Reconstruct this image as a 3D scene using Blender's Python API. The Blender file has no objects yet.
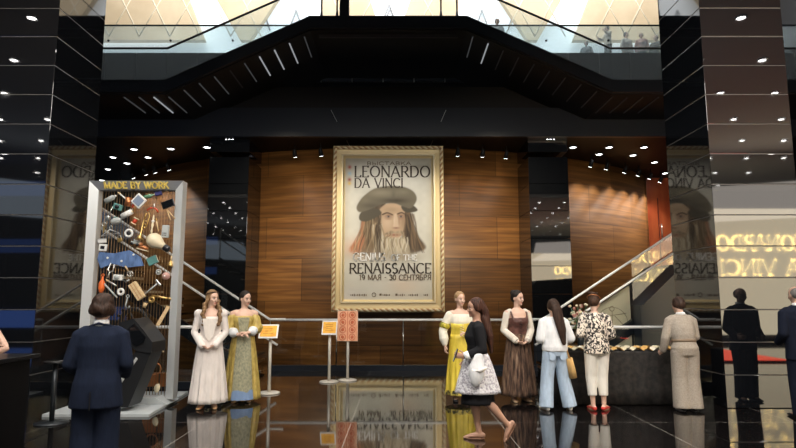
import bpy, bmesh, math, random
import numpy as np
from mathutils import Vector, Matrix, Euler
random.seed(7)
SC = bpy.context.scene
COL = SC.collection
rad = math.radians

# ---------------------------------------------------------------- camera, world, exposure
cam = bpy.data.cameras.new('camera')
cam.sensor_width = 36.0
cam.lens = 575.0 / 796.0 * 36.0
cam.clip_end = 200
camo = bpy.data.objects.new('camera', cam)
COL.objects.link(camo)
camo.location = (0, 0, 1.6)
PITCH = rad(7.24)
camo.rotation_euler = (math.pi / 2 + PITCH, 0, 0)
SC.camera = camo

world = bpy.data.worlds.new('world')
SC.world = world
world.use_nodes = True
world.node_tree.nodes['Background'].inputs[0].default_value = (0.75, 0.86, 1.0, 1)
world.node_tree.nodes['Background'].inputs[1].default_value = 0.12

SC.view_settings.view_transform = 'Standard'
SC.view_settings.look = 'None'
SC.view_settings.gamma = 1.0
SC.view_settings.exposure = 0.0
SC.view_settings.use_curve_mapping = False


def lamp(name, kind, loc, energy, color=(1, 1, 1), target=None, size=None, size_y=None, spot=None, blend=0.4, radius=0.05):
    d = bpy.data.lights.new(name, kind)
    d.energy = energy
    d.color = color
    if kind == 'AREA':
        d.shape = 'RECTANGLE'
        d.size = size
        d.size_y = size_y or size
    if kind == 'SPOT':
        d.spot_size = rad(spot)
        d.spot_blend = blend
        d.shadow_soft_size = radius
    if kind == 'POINT':
        d.shadow_soft_size = radius
    o = bpy.data.objects.new(name, d)
    COL.objects.link(o)
    o.location = loc
    if target is not None:
        o.rotation_euler = (Vector(target) - Vector(loc)).to_track_quat('-Z', 'Y').to_euler()
    return o


# large area lamps: added fill over the upper hall facade, ceiling wash of the lobby
lamp('upper_hall_fill', 'AREA', (0, 23.5, 21.5), 4000, (1, 0.97, 0.92), (0, 27.5, 13), 30, 3.5)
lamp('lobby_wash', 'AREA', (0.5, 2.2, 6.6), 900, (1, 0.95, 0.88), (0.2, 9.5, 0.8), 11, 1.6)
lamp('poster_spot_west', 'SPOT', (-3.2, 15.6, 7.3), 720, (1, 0.95, 0.86), (-0.5, 20, 4.0), spot=46, blend=0.7, radius=0.15)
lamp('poster_spot_east', 'SPOT', (2.6, 15.6, 7.3), 720, (1, 0.95, 0.86), (-0.1, 20, 4.0), spot=46, blend=0.7, radius=0.15)


lamp('stair_panel_fill', 'SPOT', (3.6, 10.9, 4.6), 420, (1, 0.92, 0.75), (4.5, 12.5, 0.9), spot=38, blend=0.8, radius=0.1)  # added lamp, brightens the cream side panel of the stair
lamp('back_wall_fill', 'AREA', (0, -9, 6.4), 500, (0.85, 0.92, 1.0), (0, -12, 2.5), 24, 1.0)  # added lamp, lifts the back wall mirrored in the pillars


lamp('entrance_fill_east', 'AREA', (13, -3.0, 5.0), 95, (1.0, 0.90, 0.80), (12, -1.0, 7), 6, 2)  # added uplight, brightens the ceiling mirrored in the right pillar
lamp('entrance_fill_west', 'AREA', (-13.5, -2.0, 5.0), 34, (0.72, 0.85, 1.0), (-12, -0.5, 7), 6, 2)  # added bluish uplight for the ceiling mirrored in the left pillar


# ---------------------------------------------------------------- survey helper: where the sight line through (u, v) reaches depth Y
def P(u, v, Y):
    t = v - 224.0
    dy = 575.0 * math.cos(PITCH) + t * math.sin(PITCH)
    dz = 575.0 * math.sin(PITCH) - t * math.cos(PITCH)
    return Vector(((u - 398.0) / dy * Y, Y, 1.6 + dz / dy * Y))


# ---------------------------------------------------------------- materials
def nodes(name):
    m = bpy.data.materials.new(name)
    m.use_nodes = True
    nt = m.node_tree
    return m, nt, nt.nodes['Principled BSDF']


def mat(name, c, rough=0.5, metal=0.0, ior=None, emit=None, estr=0.0, spec=None):
    m, nt, b = nodes(name)
    b.inputs['Base Color'].default_value = (*c, 1)
    b.inputs['Roughness'].default_value = rough
    b.inputs['Metallic'].default_value = metal
    if ior: b.inputs['IOR'].default_value = ior
    if spec is not None: b.inputs['Specular IOR Level'].default_value = spec
    if emit:
        b.inputs['Emission Color'].default_value = (*emit, 1)
        b.inputs['Emission Strength'].default_value = estr
    return m


def tex_mat(name, stops, scale=(5, 5, 5), kind='noise', detail=4, rough=0.8, bump=0.0, interp='LINEAR', coord='Object', metal=0.0, dist=0.0, spec=None, ior=None):
    """procedural two/three tone material: noise / voronoi / wave in object space"""
    m, nt, b = nodes(name)
    tc = nt.nodes.new('ShaderNodeTexCoord')
    mp = nt.nodes.new('ShaderNodeMapping')
    mp.inputs['Scale'].default_value = scale
    nt.links.new(tc.outputs[coord], mp.inputs[0])
    if kind == 'noise':
        t = nt.nodes.new('ShaderNodeTexNoise'); t.inputs['Scale'].default_value = 1; t.inputs['Detail'].default_value = detail
        t.inputs['Distortion'].default_value = dist
        out = t.outputs[0]
    elif kind == 'voronoi':
        t = nt.nodes.new('ShaderNodeTexVoronoi'); t.inputs['Scale'].default_value = 1
        out = t.outputs['Distance']
    else:
        t = nt.nodes.new('ShaderNodeTexWave'); t.inputs['Scale'].default_value = 1; t.inputs['Distortion'].default_value = dist
        out = t.outputs[0]
    nt.links.new(mp.outputs[0], t.inputs['Vector'])
    r = nt.nodes.new('ShaderNodeValToRGB')
    r.color_ramp.interpolation = interp
    els = r.color_ramp.elements
    while len(els) < len(stops): els.new(0.5)
    for e, (p, c) in zip(els, stops):
        e.position = p; e.color = (*c, 1)
    nt.links.new(out, r.inputs[0])
    nt.links.new(r.outputs[0], b.inputs['Base Color'])
    b.inputs['Roughness'].default_value = rough
    b.inputs['Metallic'].default_value = metal
    if spec is not None: b.inputs['Specular IOR Level'].default_value = spec
    if ior: b.inputs['IOR'].default_value = ior
    if bump:
        bp = nt.nodes.new('ShaderNodeBump'); bp.inputs['Strength'].default_value = bump; bp.inputs['Distance'].default_value = 0.02
        nt.links.new(out, bp.inputs['Height']); nt.links.new(bp.outputs[0], b.inputs['Normal'])
    return m


def cloth(name, c, var=0.25, scale=14, bump=0.35, rough=0.9, stretch=0.35, spec=0.2):
    d = tuple(x * (1 - var) for x in c); l = tuple(min(1, x * (1 + var)) for x in c)
    return tex_mat(name, [(0.3, d), (0.7, l)], (scale, scale, scale * stretch), detail=3, rough=rough, bump=bump, spec=spec)


def glass_mat(name, tint=(0.93, 0.97, 0.96), ior=1.5, gain=1.0, milk=0.0):
    m = bpy.data.materials.new(name); m.use_nodes = True
    nt = m.node_tree; nt.nodes.clear()
    out = nt.nodes.new('ShaderNodeOutputMaterial')
    tr = nt.nodes.new('ShaderNodeBsdfTransparent'); tr.inputs[0].default_value = (*tint, 1)
    gl = nt.nodes.new('ShaderNodeBsdfGlossy'); gl.inputs['Roughness'].default_value = 0.0
    fr = nt.nodes.new('ShaderNodeFresnel'); fr.inputs[0].default_value = ior
    mx = nt.nodes.new('ShaderNodeMixShader')
    nt.links.new(fr.outputs[0], mx.inputs[0]); nt.links.new(tr.outputs[0], mx.inputs[1]); nt.links.new(gl.outputs[0], mx.inputs[2])
    last = mx
    if milk:
        df = nt.nodes.new('ShaderNodeBsdfTranslucent'); df.inputs[0].default_value = (0.85, 0.93, 0.97, 1)
        m2 = nt.nodes.new('ShaderNodeMixShader'); m2.inputs[0].default_value = milk
        nt.links.new(mx.outputs[0], m2.inputs[1]); nt.links.new(df.outputs[0], m2.inputs[2]); last = m2
    nt.links.new(last.outputs[0], out.inputs[0])
    return m


# ---------------------------------------------------------------- mesh builder
class MB:
    def __init__(s):
        s.v = []; s.f = []; s.m = []; s.sm = []

    def add(s, vs, fs, mi=0, smooth=True):
        o = len(s.v)
        s.v += [Vector(p) for p in vs]
        for f in fs:
            s.f.append([i + o for i in f]); s.m.append(mi); s.sm.append(smooth)
        return s

    def merge(s, o):
        k = len(s.v); s.v += o.v
        s.f += [[i + k for i in f] for f in o.f]; s.m += o.m; s.sm += o.sm
        return s

    def xf(s, M):
        s.v = [M @ p for p in s.v]
        return s

    def box(s, c, size, rot=None, mi=0, bevel=0.0):
        hx, hy, hz = size[0] / 2, size[1] / 2, size[2] / 2
        R = Euler(rot).to_matrix() if rot else Matrix.Identity(3)
        c = Vector(c)
        if bevel <= 0:
            vs = [c + R @ Vector((x * hx, y * hy, z * hz)) for x in (-1, 1) for y in (-1, 1) for z in (-1, 1)]
            fs = [(0, 1, 3, 2), (4, 6, 7, 5), (0, 4, 5, 1), (2, 3, 7, 6), (0, 2, 6, 4), (1, 5, 7, 3)]
            return s.add(vs, fs, mi, False)
        bm = bmesh.new()
        bmesh.ops.create_cube(bm, size=1.0)
        for v in bm.verts: v.co = Vector((v.co.x * hx * 2, v.co.y * hy * 2, v.co.z * hz * 2))
        bmesh.ops.bevel(bm, geom=list(bm.edges), offset=bevel, segments=2, affect='EDGES', profile=0.5)
        bm.verts.index_update()
        vs = [c + R @ v.co for v in bm.verts]; fs = [[v.index for v in f.verts] for f in bm.faces]
        bm.free()
        return s.add(vs, fs, mi, False)

    def rings(s, rings, mi=0, smooth=True, close=True, caps=True):
        n = len(rings[0]); vs = [p for r in rings for p in r]; fs = []
        for k in range(len(rings) - 1):
            for i in range(n if close else n - 1):
                j = (i + 1) % n
                fs.append((k * n + i, k * n + j, (k + 1) * n + j, (k + 1) * n + i))
        if caps and close:
            fs.append(list(range(n))[::-1]); fs.append([(len(rings) - 1) * n + i for i in range(n)])
        return s.add(vs, fs, mi, smooth)

    def tube(s, pts, r, n=12, hint=(1, 0, 0), mi=0, cap='flat', smooth=True):
        pts = [Vector(p) for p in pts]
        if not isinstance(r, (list, tuple)): r = [r] * len(pts)
        rr = [(x, x) if not isinstance(x, (list, tuple)) else x for x in r]
        hint = Vector(hint)
        T = []
        for i in range(len(pts)):
            a = pts[max(0, i - 1)]; b = pts[min(len(pts) - 1, i + 1)]
            T.append((b - a).normalized())
        P2, R2, T2 = list(pts), list(rr), list(T)
        if cap == 'round':
            a0 = max(rr[0]); a1 = max(rr[-1])
            pre = [(pts[0] - T[0] * a0 * k, (rr[0][0] * q, rr[0][1] * q), T[0]) for k, q in ((0.95, 0.25), (0.7, 0.7), (0.35, 0.93))]
            post = [(pts[-1] + T[-1] * a1 * k, (rr[-1][0] * q, rr[-1][1] * q), T[-1]) for k, q in ((0.35, 0.93), (0.7, 0.7), (0.95, 0.25))]
            P2 = [x[0] for x in pre] + P2 + [x[0] for x in post]
            R2 = [x[1] for x in pre] + R2 + [x[1] for x in post]
            T2 = [x[2] for x in pre] + T2 + [x[2] for x in post]
        rings = []
        for p, (a, b), d in zip(P2, R2, T2):
            h = hint - d * hint.dot(d)
            if h.length < 0.05:
                h = Vector((0, 1, 0)) - d * d.y
                if h.length < 0.05: h = Vector((1, 0, 0)) - d * d.x
            h.normalize(); t = d.cross(h)
            rings.append([p + h * a * math.cos(2 * math.pi * i / n) + t * b * math.sin(2 * math.pi * i / n) for i in range(n)])
        return s.rings(rings, mi, smooth)

    def ell(s, c, r, rot=None, seg=14, ring=9, mi=0):
        c = Vector(c); R = Euler(rot).to_matrix() if rot else Matrix.Identity(3)
        rs = []
        for k in range(1, ring):
            a = math.pi * k / ring
            rs.append([c + R @ Vector((r[0] * math.sin(a) * math.cos(2 * math.pi * i / seg), r[1] * math.sin(a) * math.sin(2 * math.pi * i / seg), -r[2] * math.cos(a))) for i in range(seg)])
        o = len(s.v)
        s.rings(rs, mi, True, caps=False)
        b = len(s.v); n = seg
        s.v += [c + R @ Vector((0, 0, -r[2])), c + R @ Vector((0, 0, r[2]))]
        for i in range(n):
            j = (i + 1) % n
            s.f.append([o + j, o + i, b]); s.m.append(mi); s.sm.append(True)
            q = o + (ring - 2) * n
            s.f.append([q + i, q + j, b + 1]); s.m.append(mi); s.sm.append(True)
        return s

    def lathe(s, prof, n=20, c=(0, 0, 0), mi=0, M=None):
        rs = [[Vector((r * math.cos(2 * math.pi * i / n), r * math.sin(2 * math.pi * i / n), z)) for i in range(n)] for r, z in prof]
        if M is not None: rs = [[M @ p for p in r] for r in rs]
        rs = [[p + Vector(c) for p in r] for r in rs]
        return s.rings(rs, mi)

    def prism(s, poly, y0, y1, mi=0):
        """polygon [(x, z)...] facing -Y, extruded from y0 (front) to y1"""
        n = len(poly)
        vs = [(x, y0, z) for x, z in poly] + [(x, y1, z) for x, z in poly]
        fs = [list(range(n)), [n + i for i in range(n)][::-1]] + [(i, n + i, n + (i + 1) % n, (i + 1) % n) for i in range(n)]
        return s.add(vs, fs, mi, False)

    def torus(s, c, R, r, M=None, n=24, k=8, mi=0):
        rs = []
        M = M or Matrix.Identity(3)
        vs, fs = [], []
        for i in range(n):
            a = 2 * math.pi * i / n
            for j in range(k):
                b = 2 * math.pi * j / k
                vs.append(Vector(c) + M @ Vector(((R + r * math.cos(b)) * math.cos(a), (R + r * math.cos(b)) * math.sin(a), r * math.sin(b))))
        for i in range(n):
            for j in range(k):
                fs.append((i * k + j, ((i + 1) % n) * k + j, ((i + 1) % n) * k + (j + 1) % k, i * k + (j + 1) % k))
        return s.add(vs, fs, mi)

    def mesh(s, name):
        me = bpy.data.meshes.new(name)
        me.from_pydata([tuple(p) for p in s.v], [], s.f)
        me.polygons.foreach_set('material_index', s.m)
        me.polygons.foreach_set('use_smooth', s.sm)
        me.update()
        return me

    def remesh(s, voxel, smooth=4):
        me = s.mesh('tmp'); o = bpy.data.objects.new('tmp', me); COL.objects.link(o)
        m = o.modifiers.new('r', 'REMESH'); m.mode = 'VOXEL'; m.voxel_size = voxel
        if smooth:
            k = o.modifiers.new('s', 'SMOOTH'); k.factor = 0.5; k.iterations = smooth
        dg = bpy.context.evaluated_depsgraph_get()
        e = bpy.data.meshes.new_from_object(o.evaluated_get(dg))
        out = MB()
        out.v = [v.co.copy() for v in e.vertices]
        out.f = [list(p.vertices) for p in e.polygons]
        out.m = [0] * len(out.f); out.sm = [True] * len(out.f)
        bpy.data.objects.remove(o); bpy.data.meshes.remove(me); bpy.data.meshes.remove(e)
        return out

    def build(s, name, mats, parent=None, fix=True):
        me = s.mesh(name)
        if fix:
            bm = bmesh.new(); bm.from_mesh(me); bmesh.ops.recalc_face_normals(bm, faces=bm.faces); bm.to_mesh(me); bm.free()
        for m in (mats if isinstance(mats, (list, tuple)) else [mats]): me.materials.append(m)
        o = bpy.data.objects.new(name, me); COL.objects.link(o)
        if parent is not None: o.parent = parent
        return o


def tag(o, label, cat, group=None, kind=None):
    o['label'] = label; o['category'] = cat
    if group: o['group'] = group
    if kind: o['kind'] = kind
    return o


def empty(name, loc, label, cat, rz=0, group=None):
    o = bpy.data.objects.new(name, None); COL.objects.link(o)
    o.location = loc; o.rotation_euler = (0, 0, rz); o.empty_display_size = 0.1
    return tag(o, label, cat, group)


def struct(o, label=None):
    o['kind'] = 'structure'
    if label: o['label'] = label
    return o


def copy_tree(o, parent=None):
    c = o.copy(); COL.objects.link(c)
    if parent is not None: c.parent = parent
    for ch in [x for x in SC.objects if x.parent == o]: copy_tree(ch, c)
    return c


# ---------------------------------------------------------------- stroke lettering
def _arc(cx, cy, rx, ry, a0, a1, n=14):
    return [(cx + rx * math.cos(rad(a0 + (a1 - a0) * i / n)), cy + ry * math.sin(rad(a0 + (a1 - a0) * i / n))) for i in range(n + 1)]


_bowlP = [(.1, 1), (.36, 1)] + _arc(.36, .74, .26, .26, 90, -90, 8) + [(.1, .48)]
GLY = {
    'L': (.62, [[(.1, 1), (.1, 0)], [(.1, 0), (.58, 0), (.6, .14)]]),
    'E': (.66, [[(.1, 1), (.1, 0)], [(.1, 1), (.58, 1), (.58, .9)], [(.1, .53), (.48, .53)], [(.1, 0), (.58, 0), (.6, .12)]]),
    'O': (.96, [_arc(.48, .5, .42, .5, 0, 360, 26)]),
    'N': (.86, [[(.1, 0), (.1, 1)], [(.1, 1), (.76, 0)], [(.76, 0), (.76, 1)]]),
    'A': (.84, [[(.02, 0), (.42, 1)], [(.42, 1), (.82, 0)], [(.17, .36), (.66, .36)]]),
    'R': (.76, [[(.1, 0), (.1, 1)], _bowlP, [(.36, .48), (.74, 0)]]),
    'D': (.86, [[(.1, 0), (.1, 1)], [(.1, 1), (.34, 1)] + _arc(.34, .5, .44, .5, 90, -90, 14) + [(.1, 0)]]),
    'V': (.82, [[(.02, 1), (.41, 0)], [(.41, 0), (.8, 1)]]),
    'I': (.24, [[(.12, 0), (.12, 1)]]),
    'C': (.84, [_arc(.48, .5, .42, .5, 45, 315, 20)]),
    'G': (.9, [_arc(.48, .5, .42, .5, 45, 330, 20), [(.62, .42), (.86, .42), (.86, .1)]]),
    'U': (.82, [[(.1, 1), (.1, .34)] + _arc(.41, .34, .31, .34, 180, 360, 12) + [(.72, 1)]]),
    'S': (.64, [_arc(.32, .74, .24, .26, 40, 250, 12) + _arc(.32, .25, .26, .25, 80, -140, 12)]),
    'F': (.6, [[(.1, 0), (.1, 1)], [(.1, 1), (.56, 1)], [(.1, .53), (.46, .53)]]),
    'T': (.74, [[(.37, 0), (.37, 1)], [(.03, .9), (.03, 1), (.71, 1), (.71, .9)]]),
    'H': (.84, [[(.1, 0), (.1, 1)], [(.74, 0), (.74, 1)], [(.1, .52), (.74, .52)]]),
    'M': (1.0, [[(.1, 0), (.1, 1)], [(.1, 1), (.5, .1)], [(.5, .1), (.9, 1)], [(.9, 1), (.9, 0)]]),
    'W': (1.1, [[(.02, 1), (.3, 0)], [(.3, 0), (.55, 1)], [(.55, 1), (.8, 0)], [(.8, 0), (1.08, 1)]]),
    'B': (.74, [[(.1, 0), (.1, 1)], _bowlP, [(.1, .5), (.38, .5)] + _arc(.38, .25, .28, .25, 90, -90, 8) + [(.1, 0)]]),
    'P': (.7, [[(.1, 0), (.1, 1)], _bowlP]),
    'K': (.76, [[(.1, 0), (.1, 1)], [(.1, .45), (.7, 1)], [(.28, .6), (.74, 0)]]),
    'Y': (.76, [[(.02, 1), (.38, .5)], [(.74, 1), (.38, .5)], [(.38, .5), (.38, 0)]]),
    '1': (.4, [[(.06, .8), (.22, 1), (.22, 0)]]),
    '9': (.64, [_arc(.32, .7, .25, .3, 0, 360, 16), [(.57, .7), (.54, .3), (.3, 0)]]),
    '3': (.6, [_arc(.28, .75, .23, .25, 150, -90, 12) + _arc(.28, .25, .26, .25, 90, -150, 12)]),
    '0': (.66, [_arc(.33, .5, .27, .5, 0, 360, 20)]),
    '-': (.5, [[(.08, .48), (.42, .48)]]),
    '.': (.24, [[(.1, .0), (.14, .06)]]),
    'Ы': (1.0, [[(.1, 0), (.1, 1)], [(.1, .55), (.36, .55)] + _arc(.36, .28, .26, .27, 90, -90, 8) + [(.1, 0)], [(.88, 0), (.88, 1)]]),
    'Ь': (.72, [[(.1, 0), (.1, 1)], [(.1, .55), (.36, .55)] + _arc(.36, .28, .26, .27, 90, -90, 8) + [(.1, 0)]]),
    'Б': (.72, [[(.1, 0), (.1, 1)], [(.1, 1), (.56, 1)], [(.1, .55), (.36, .55)] + _arc(.36, .28, .26, .27, 90, -90, 8) + [(.1, 0)]]),
    'Я': (.76, [[(.66, 0), (.66, 1)], [(.66, 1), (.4, 1)] + _arc(.4, .74, .26, .26, 90, 270, 8) + [(.66, .48)], [(.4, .48), (.02, 0)]]),
    ' ': (.42, []),
}
for a, b in (('В', 'B'), ('С', 'C'), ('Т', 'T'), ('А', 'A'), ('К', 'K'), ('М', 'M'), ('Е', 'E'), ('Н', 'H'), ('Р', 'P')): GLY[a] = GLY[b]


def lettering(mb, text, x0, x1, z0, z1, y, wt=0.13, contrast=0.55, serif=True, depth=0.01, mi=0, gap=0.1, mirror=False):
    """ribbon letters filling the box x0..x1, z0..z1 in the plane y, front face towards -Y"""
    tot = sum(GLY[c][0] + gap for c in text) - gap
    sx = (x1 - x0) / tot; sz = z1 - z0
    X = 0.0
    def W(p):
        x = x0 + (X + p[0]) * sx
        if mirror: x = x1 - (x - x0)
        return x, z0 + p[1] * sz
    def seg(a, b, w):
        ax, az = W(a); bx, bz = W(b)
        dx, dz = bx - ax, bz - az; L = math.hypot(dx, dz)
        if L < 1e-6: return
        nx, nz = -dz / L * w / 2, dx / L * w / 2
        ex, ez = dx / L * w * 0.2, dz / L * w * 0.2
        poly = [(ax - ex + nx, az - ez + nz), (bx + ex + nx, bz + ez + nz), (bx + ex - nx, bz + ez - nz), (ax - ex - nx, az - ez - nz)]
        mb.prism(poly, y - depth, y, mi)
    for c in text:
        w, strokes = GLY[c]
        for st in strokes:
            for a, b in zip(st, st[1:]):
                dx = (b[0] - a[0]) * sx; dz = (b[1] - a[1]) * sz; L = math.hypot(dx, dz) or 1
                vert = abs(dz) / L
                if c in 'NMVAW' and vert > 0.5:       # rising thin, falling thick
                    q = 1.0 if dx * dz < -1e-6 or c == 'N' and abs(dx) > 1e-6 else 0.55
                else:
                    q = vert
                seg(a, b, sz * wt * ((1 - contrast) + contrast * q))
            if serif:
                for e in (st[0], st[-1]):
                    if e[1] in (0, 1) and len(st) == 2 and c not in 'T':
                        seg((e[0] - .09, e[1]), (e[0] + .09, e[1]), sz * wt * 0.4)
        X += w + gap
    return mb
# ================================================================ MATERIALS OF THE SETTING
M = {}
def granite(name, c, rough, ior, tile=None, joint=(0.03, 0.03, 0.03)):
    m, nt, b = nodes(name)
    tc = nt.nodes.new('ShaderNodeTexCoord')
    n = nt.nodes.new('ShaderNodeTexNoise'); n.inputs['Scale'].default_value = 90; n.inputs['Detail'].default_value = 4
    nt.links.new(tc.outputs['Object'], n.inputs['Vector'])
    r = nt.nodes.new('ShaderNodeValToRGB')
    r.color_ramp.elements[0].position = 0.35; r.color_ramp.elements[0].color = (*[x * 0.5 for x in c], 1)
    r.color_ramp.elements[1].position = 0.8; r.color_ramp.elements[1].color = (*[x * 1.7 for x in c], 1)
    nt.links.new(n.outputs[0], r.inputs[0])
    src = r.outputs[0]
    if tile:
        bt = nt.nodes.new('ShaderNodeTexBrick'); bt.offset = 0.0
        bt.inputs['Scale'].default_value = 1; bt.inputs['Brick Width'].default_value = tile[0]; bt.inputs['Row Height'].default_value = tile[1]
        bt.inputs['Mortar Size'].default_value = 0.006; bt.inputs['Mortar Smooth'].default_value = 0
        mp = nt.nodes.new('ShaderNodeMapping'); mp.inputs['Location'].default_value = (tile[2], tile[3], 0)
        nt.links.new(tc.outputs['Object'], mp.inputs[0]); nt.links.new(mp.outputs[0], bt.inputs['Vector'])
        mx = nt.nodes.new('ShaderNodeMix'); mx.data_type = 'RGBA'
        nt.links.new(bt.outputs['Fac'], mx.inputs['Factor']); nt.links.new(src, mx.inputs['A']); mx.inputs['B'].default_value = (*joint, 1)
        src = mx.outputs['Result']
    nt.links.new(src, b.inputs['Base Color'])
    b.inputs['Roughness'].default_value = rough; b.inputs['IOR'].default_value = ior
    return m

M['floor'] = granite('polished_black_floor', (0.006, 0.005, 0.005), 0.04, 1.75, (1.9, 2.55, 0.6, -0.02), (0.2, 0.19, 0.17))
M['pillar'] = granite('polished_black_granite', (0.007, 0.008, 0.010), 0.03, 1.78)
M['pillar_edge'] = mat('granite_joint_edge', (0.13, 0.125, 0.12), 0.4, 0.0)
M['black'] = mat('matt_black', (0.006, 0.006, 0.007), 0.6)
M['black_paint'] = mat('black_painted_steel', (0.010, 0.014, 0.022), 0.35)
M['soffit'] = mat('dark_ceiling', (0.012, 0.010, 0.009), 0.45, spec=0.12)
M['lobby_ceiling'] = mat('lobby_ceiling_paint', (0.62, 0.57, 0.53), 0.8)
M['fascia'] = mat('dark_blue_fascia', (0.012, 0.016, 0.026), 0.4)
M['grey_panel'] = mat('grey_cladding', (0.055, 0.066, 0.083), 0.25, 0.2)
M['wall_dark'] = mat('dark_wall', (0.03, 0.033, 0.04), 0.7)
M['wall_upper'] = mat('upper_hall_white', (0.75, 0.78, 0.8), 0.6)
M['beige_panel'] = tex_mat('beige_facade_panel', [(0.3, (0.66, 0.52, 0.34)), (0.7, (0.80, 0.66, 0.46))], (0.7, 0.7, 0.7), rough=0.6)
M['beige_seam'] = mat('facade_seam', (0.9, 0.82, 0.66), 0.5)
M['daylight'] = mat('bright_sky_glass', (0.8, 0.85, 0.9), 0.4, emit=(0.90, 0.95, 1.0), estr=0.74)
M['steel'] = mat('brushed_steel', (0.72, 0.72, 0.70), 0.28, 1.0)
M['rail_white'] = mat('satin_rail', (0.88, 0.88, 0.85), 0.35, 0.0)
M['dark_steel'] = mat('dark_steel', (0.03, 0.035, 0.04), 0.35, 0.5)
M['glass'] = glass_mat('balustrade_glass', (0.97, 0.985, 0.98), 1.45)
M['glass_upper'] = glass_mat('upper_balustrade_glass', (0.90, 0.96, 0.97), 1.6, milk=0.15)
M['glass_bridge'] = glass_mat('bridge_glass', (0.92, 0.96, 0.97), 1.55, milk=0.06)
M['light'] = mat('lamp_glow', (1, 1, 1), 0.5, emit=(1.0, 0.97, 0.92), estr=60)
M['light_direct'] = mat('lamp_glow_soft', (1, 1, 1), 0.5, emit=(0.95, 0.97, 1.0), estr=9)
M['strip'] = [mat('gap_glow_%d' % i, (0.03, 0.03, 0.03), 0.5, emit=(0.9, 0.95, 1), estr=e) for i, e in enumerate((0.004, 0.04, 0.32))]  # glow stands for light coming through the stair tread gaps

# wood veneer: broad panels with horizontal grain, mapped by arc length and height
def wood_wall():
    m, nt, b = nodes('wood_veneer')
    uv = nt.nodes.new('ShaderNodeUVMap')
    bt = nt.nodes.new('ShaderNodeTexBrick'); bt.offset = 0.5
    bt.inputs['Scale'].default_value = 1; bt.inputs['Brick Width'].default_value = 2.9; bt.inputs['Row Height'].default_value = 1.55
    bt.inputs['Mortar Size'].default_value = 0.012; bt.inputs['Mortar Smooth'].default_value = 0.2
    bt.inputs['Color1'].default_value = (0.62, 0.62, 0.62, 1); bt.inputs['Color2'].default_value = (1.2, 1.2, 1.2, 1); bt.inputs['Mortar'].default_value = (0.35, 0.35, 0.35, 1)
    nt.links.new(uv.outputs[0], bt.inputs['Vector'])
    mp = nt.nodes.new('ShaderNodeMapping'); mp.inputs['Scale'].default_value = (0.4, 8.0, 1)
    nt.links.new(uv.outputs[0], mp.inputs[0])
    n = nt.nodes.new('ShaderNodeTexNoise'); n.inputs['Scale'].default_value = 1.0; n.inputs['Detail'].default_value = 7; n.inputs['Distortion'].default_value = 0.4
    nt.links.new(mp.outputs[0], n.inputs['Vector'])
    r = nt.nodes.new('ShaderNodeValToRGB'); e = r.color_ramp.elements
    e[0].position = 0.24; e[0].color = (0.095, 0.038, 0.011, 1)
    e[1].position = 0.78; e[1].color = (0.40, 0.185, 0.052, 1)
    k = e.new(0.5); k.color = (0.23, 0.095, 0.024, 1)
    nt.links.new(n.outputs[0], r.inputs[0])
    mx = nt.nodes.new('ShaderNodeMix'); mx.data_type = 'RGBA'; mx.blend_type = 'MULTIPLY'; mx.inputs['Factor'].default_value = 1
    nt.links.new(r.outputs[0], mx.inputs['A']); nt.links.new(bt.outputs['Color'], mx.inputs['B'])
    nt.links.new(mx.outputs['Result'], b.inputs['Base Color'])
    b.inputs['Roughness'].default_value = 0.5
    return m
M['wood'] = wood_wall()

# ================================================================ ROOM SHELL
AX = -0.33                                   # centre line of the hall
struct(MB().box((0, 0.5, -0.15), (40, 25, 0.3)).build('floor', M['floor']))
struct(MB().box((0, 27, -4.15), (40, 30, 0.3)).build('floor_lower', M['wall_dark']))
struct(MB().box((0, -1.8, 7.15), (40, 20, 0.3)).build('ceiling', M['lobby_ceiling']))
struct(MB().box((0, 29.0, 7.17), (40, 19.4, 0.2)).build('ceiling_mezzanine', M['soffit']))
struct(MB().box((0, 16, 22.2), (40, 34, 0.3)).build('ceiling_upper', M['wall_upper']))
struct(MB().box((-20, 15, 9), (0.3, 55, 27)).build('wall_left', M['wall_dark']))
struct(MB().box((20, 15, 9), (0.3, 55, 27)).build('wall_right', M['wall_dark']))
struct(MB().box((0, -12.1, 3.5), (40, 0.3, 7.4)).build('wall_entrance', M['wall_dark']))
struct(MB().box((0, 8.1, 14.7), (40, 0.3, 15)).build('wall_front_upper', M['wall_dark']))

# curved wooden auditorium wall
R0, CY = 16.0, 36.7
def drum():
    me = bpy.data.meshes.new('wall_drum'); bm = bmesh.new(); uvl = bm.loops.layers.uv.new('UVMap')
    N = 72; A0, A1 = rad(-48.5), rad(46.5)
    col = []
    for i in range(N + 1):
        a = A0 + (A1 - A0) * i / N
        x, y = AX + R0 * math.sin(a), CY - R0 * math.cos(a)
        col.append((bm.verts.new((x, y, -4)), bm.verts.new((x, y, 7.07)), R0 * a))
    for (a0, a1, s0), (b0, b1, s1) in zip(col, col[1:]):
        f = bm.faces.new((a0, b0, b1, a1)); f.smooth = True
        for l, u in zip(f.loops, ((s0, -4), (s1, -4), (s1, 7.07), (s0, 7.07))): l[uvl].uv = (u[0] + 0.3, u[1] + 0.1)
    bm.normal_update(); bm.to_mesh(me); bm.free(); me.materials.append(M['wood'])
    o = bpy.data.objects.new('wall_drum', me); COL.objects.link(o); struct(o)
    s = o.modifiers.new('thick', 'SOLIDIFY'); s.thickness = -0.2; s.offset = 1
drum()

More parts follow.
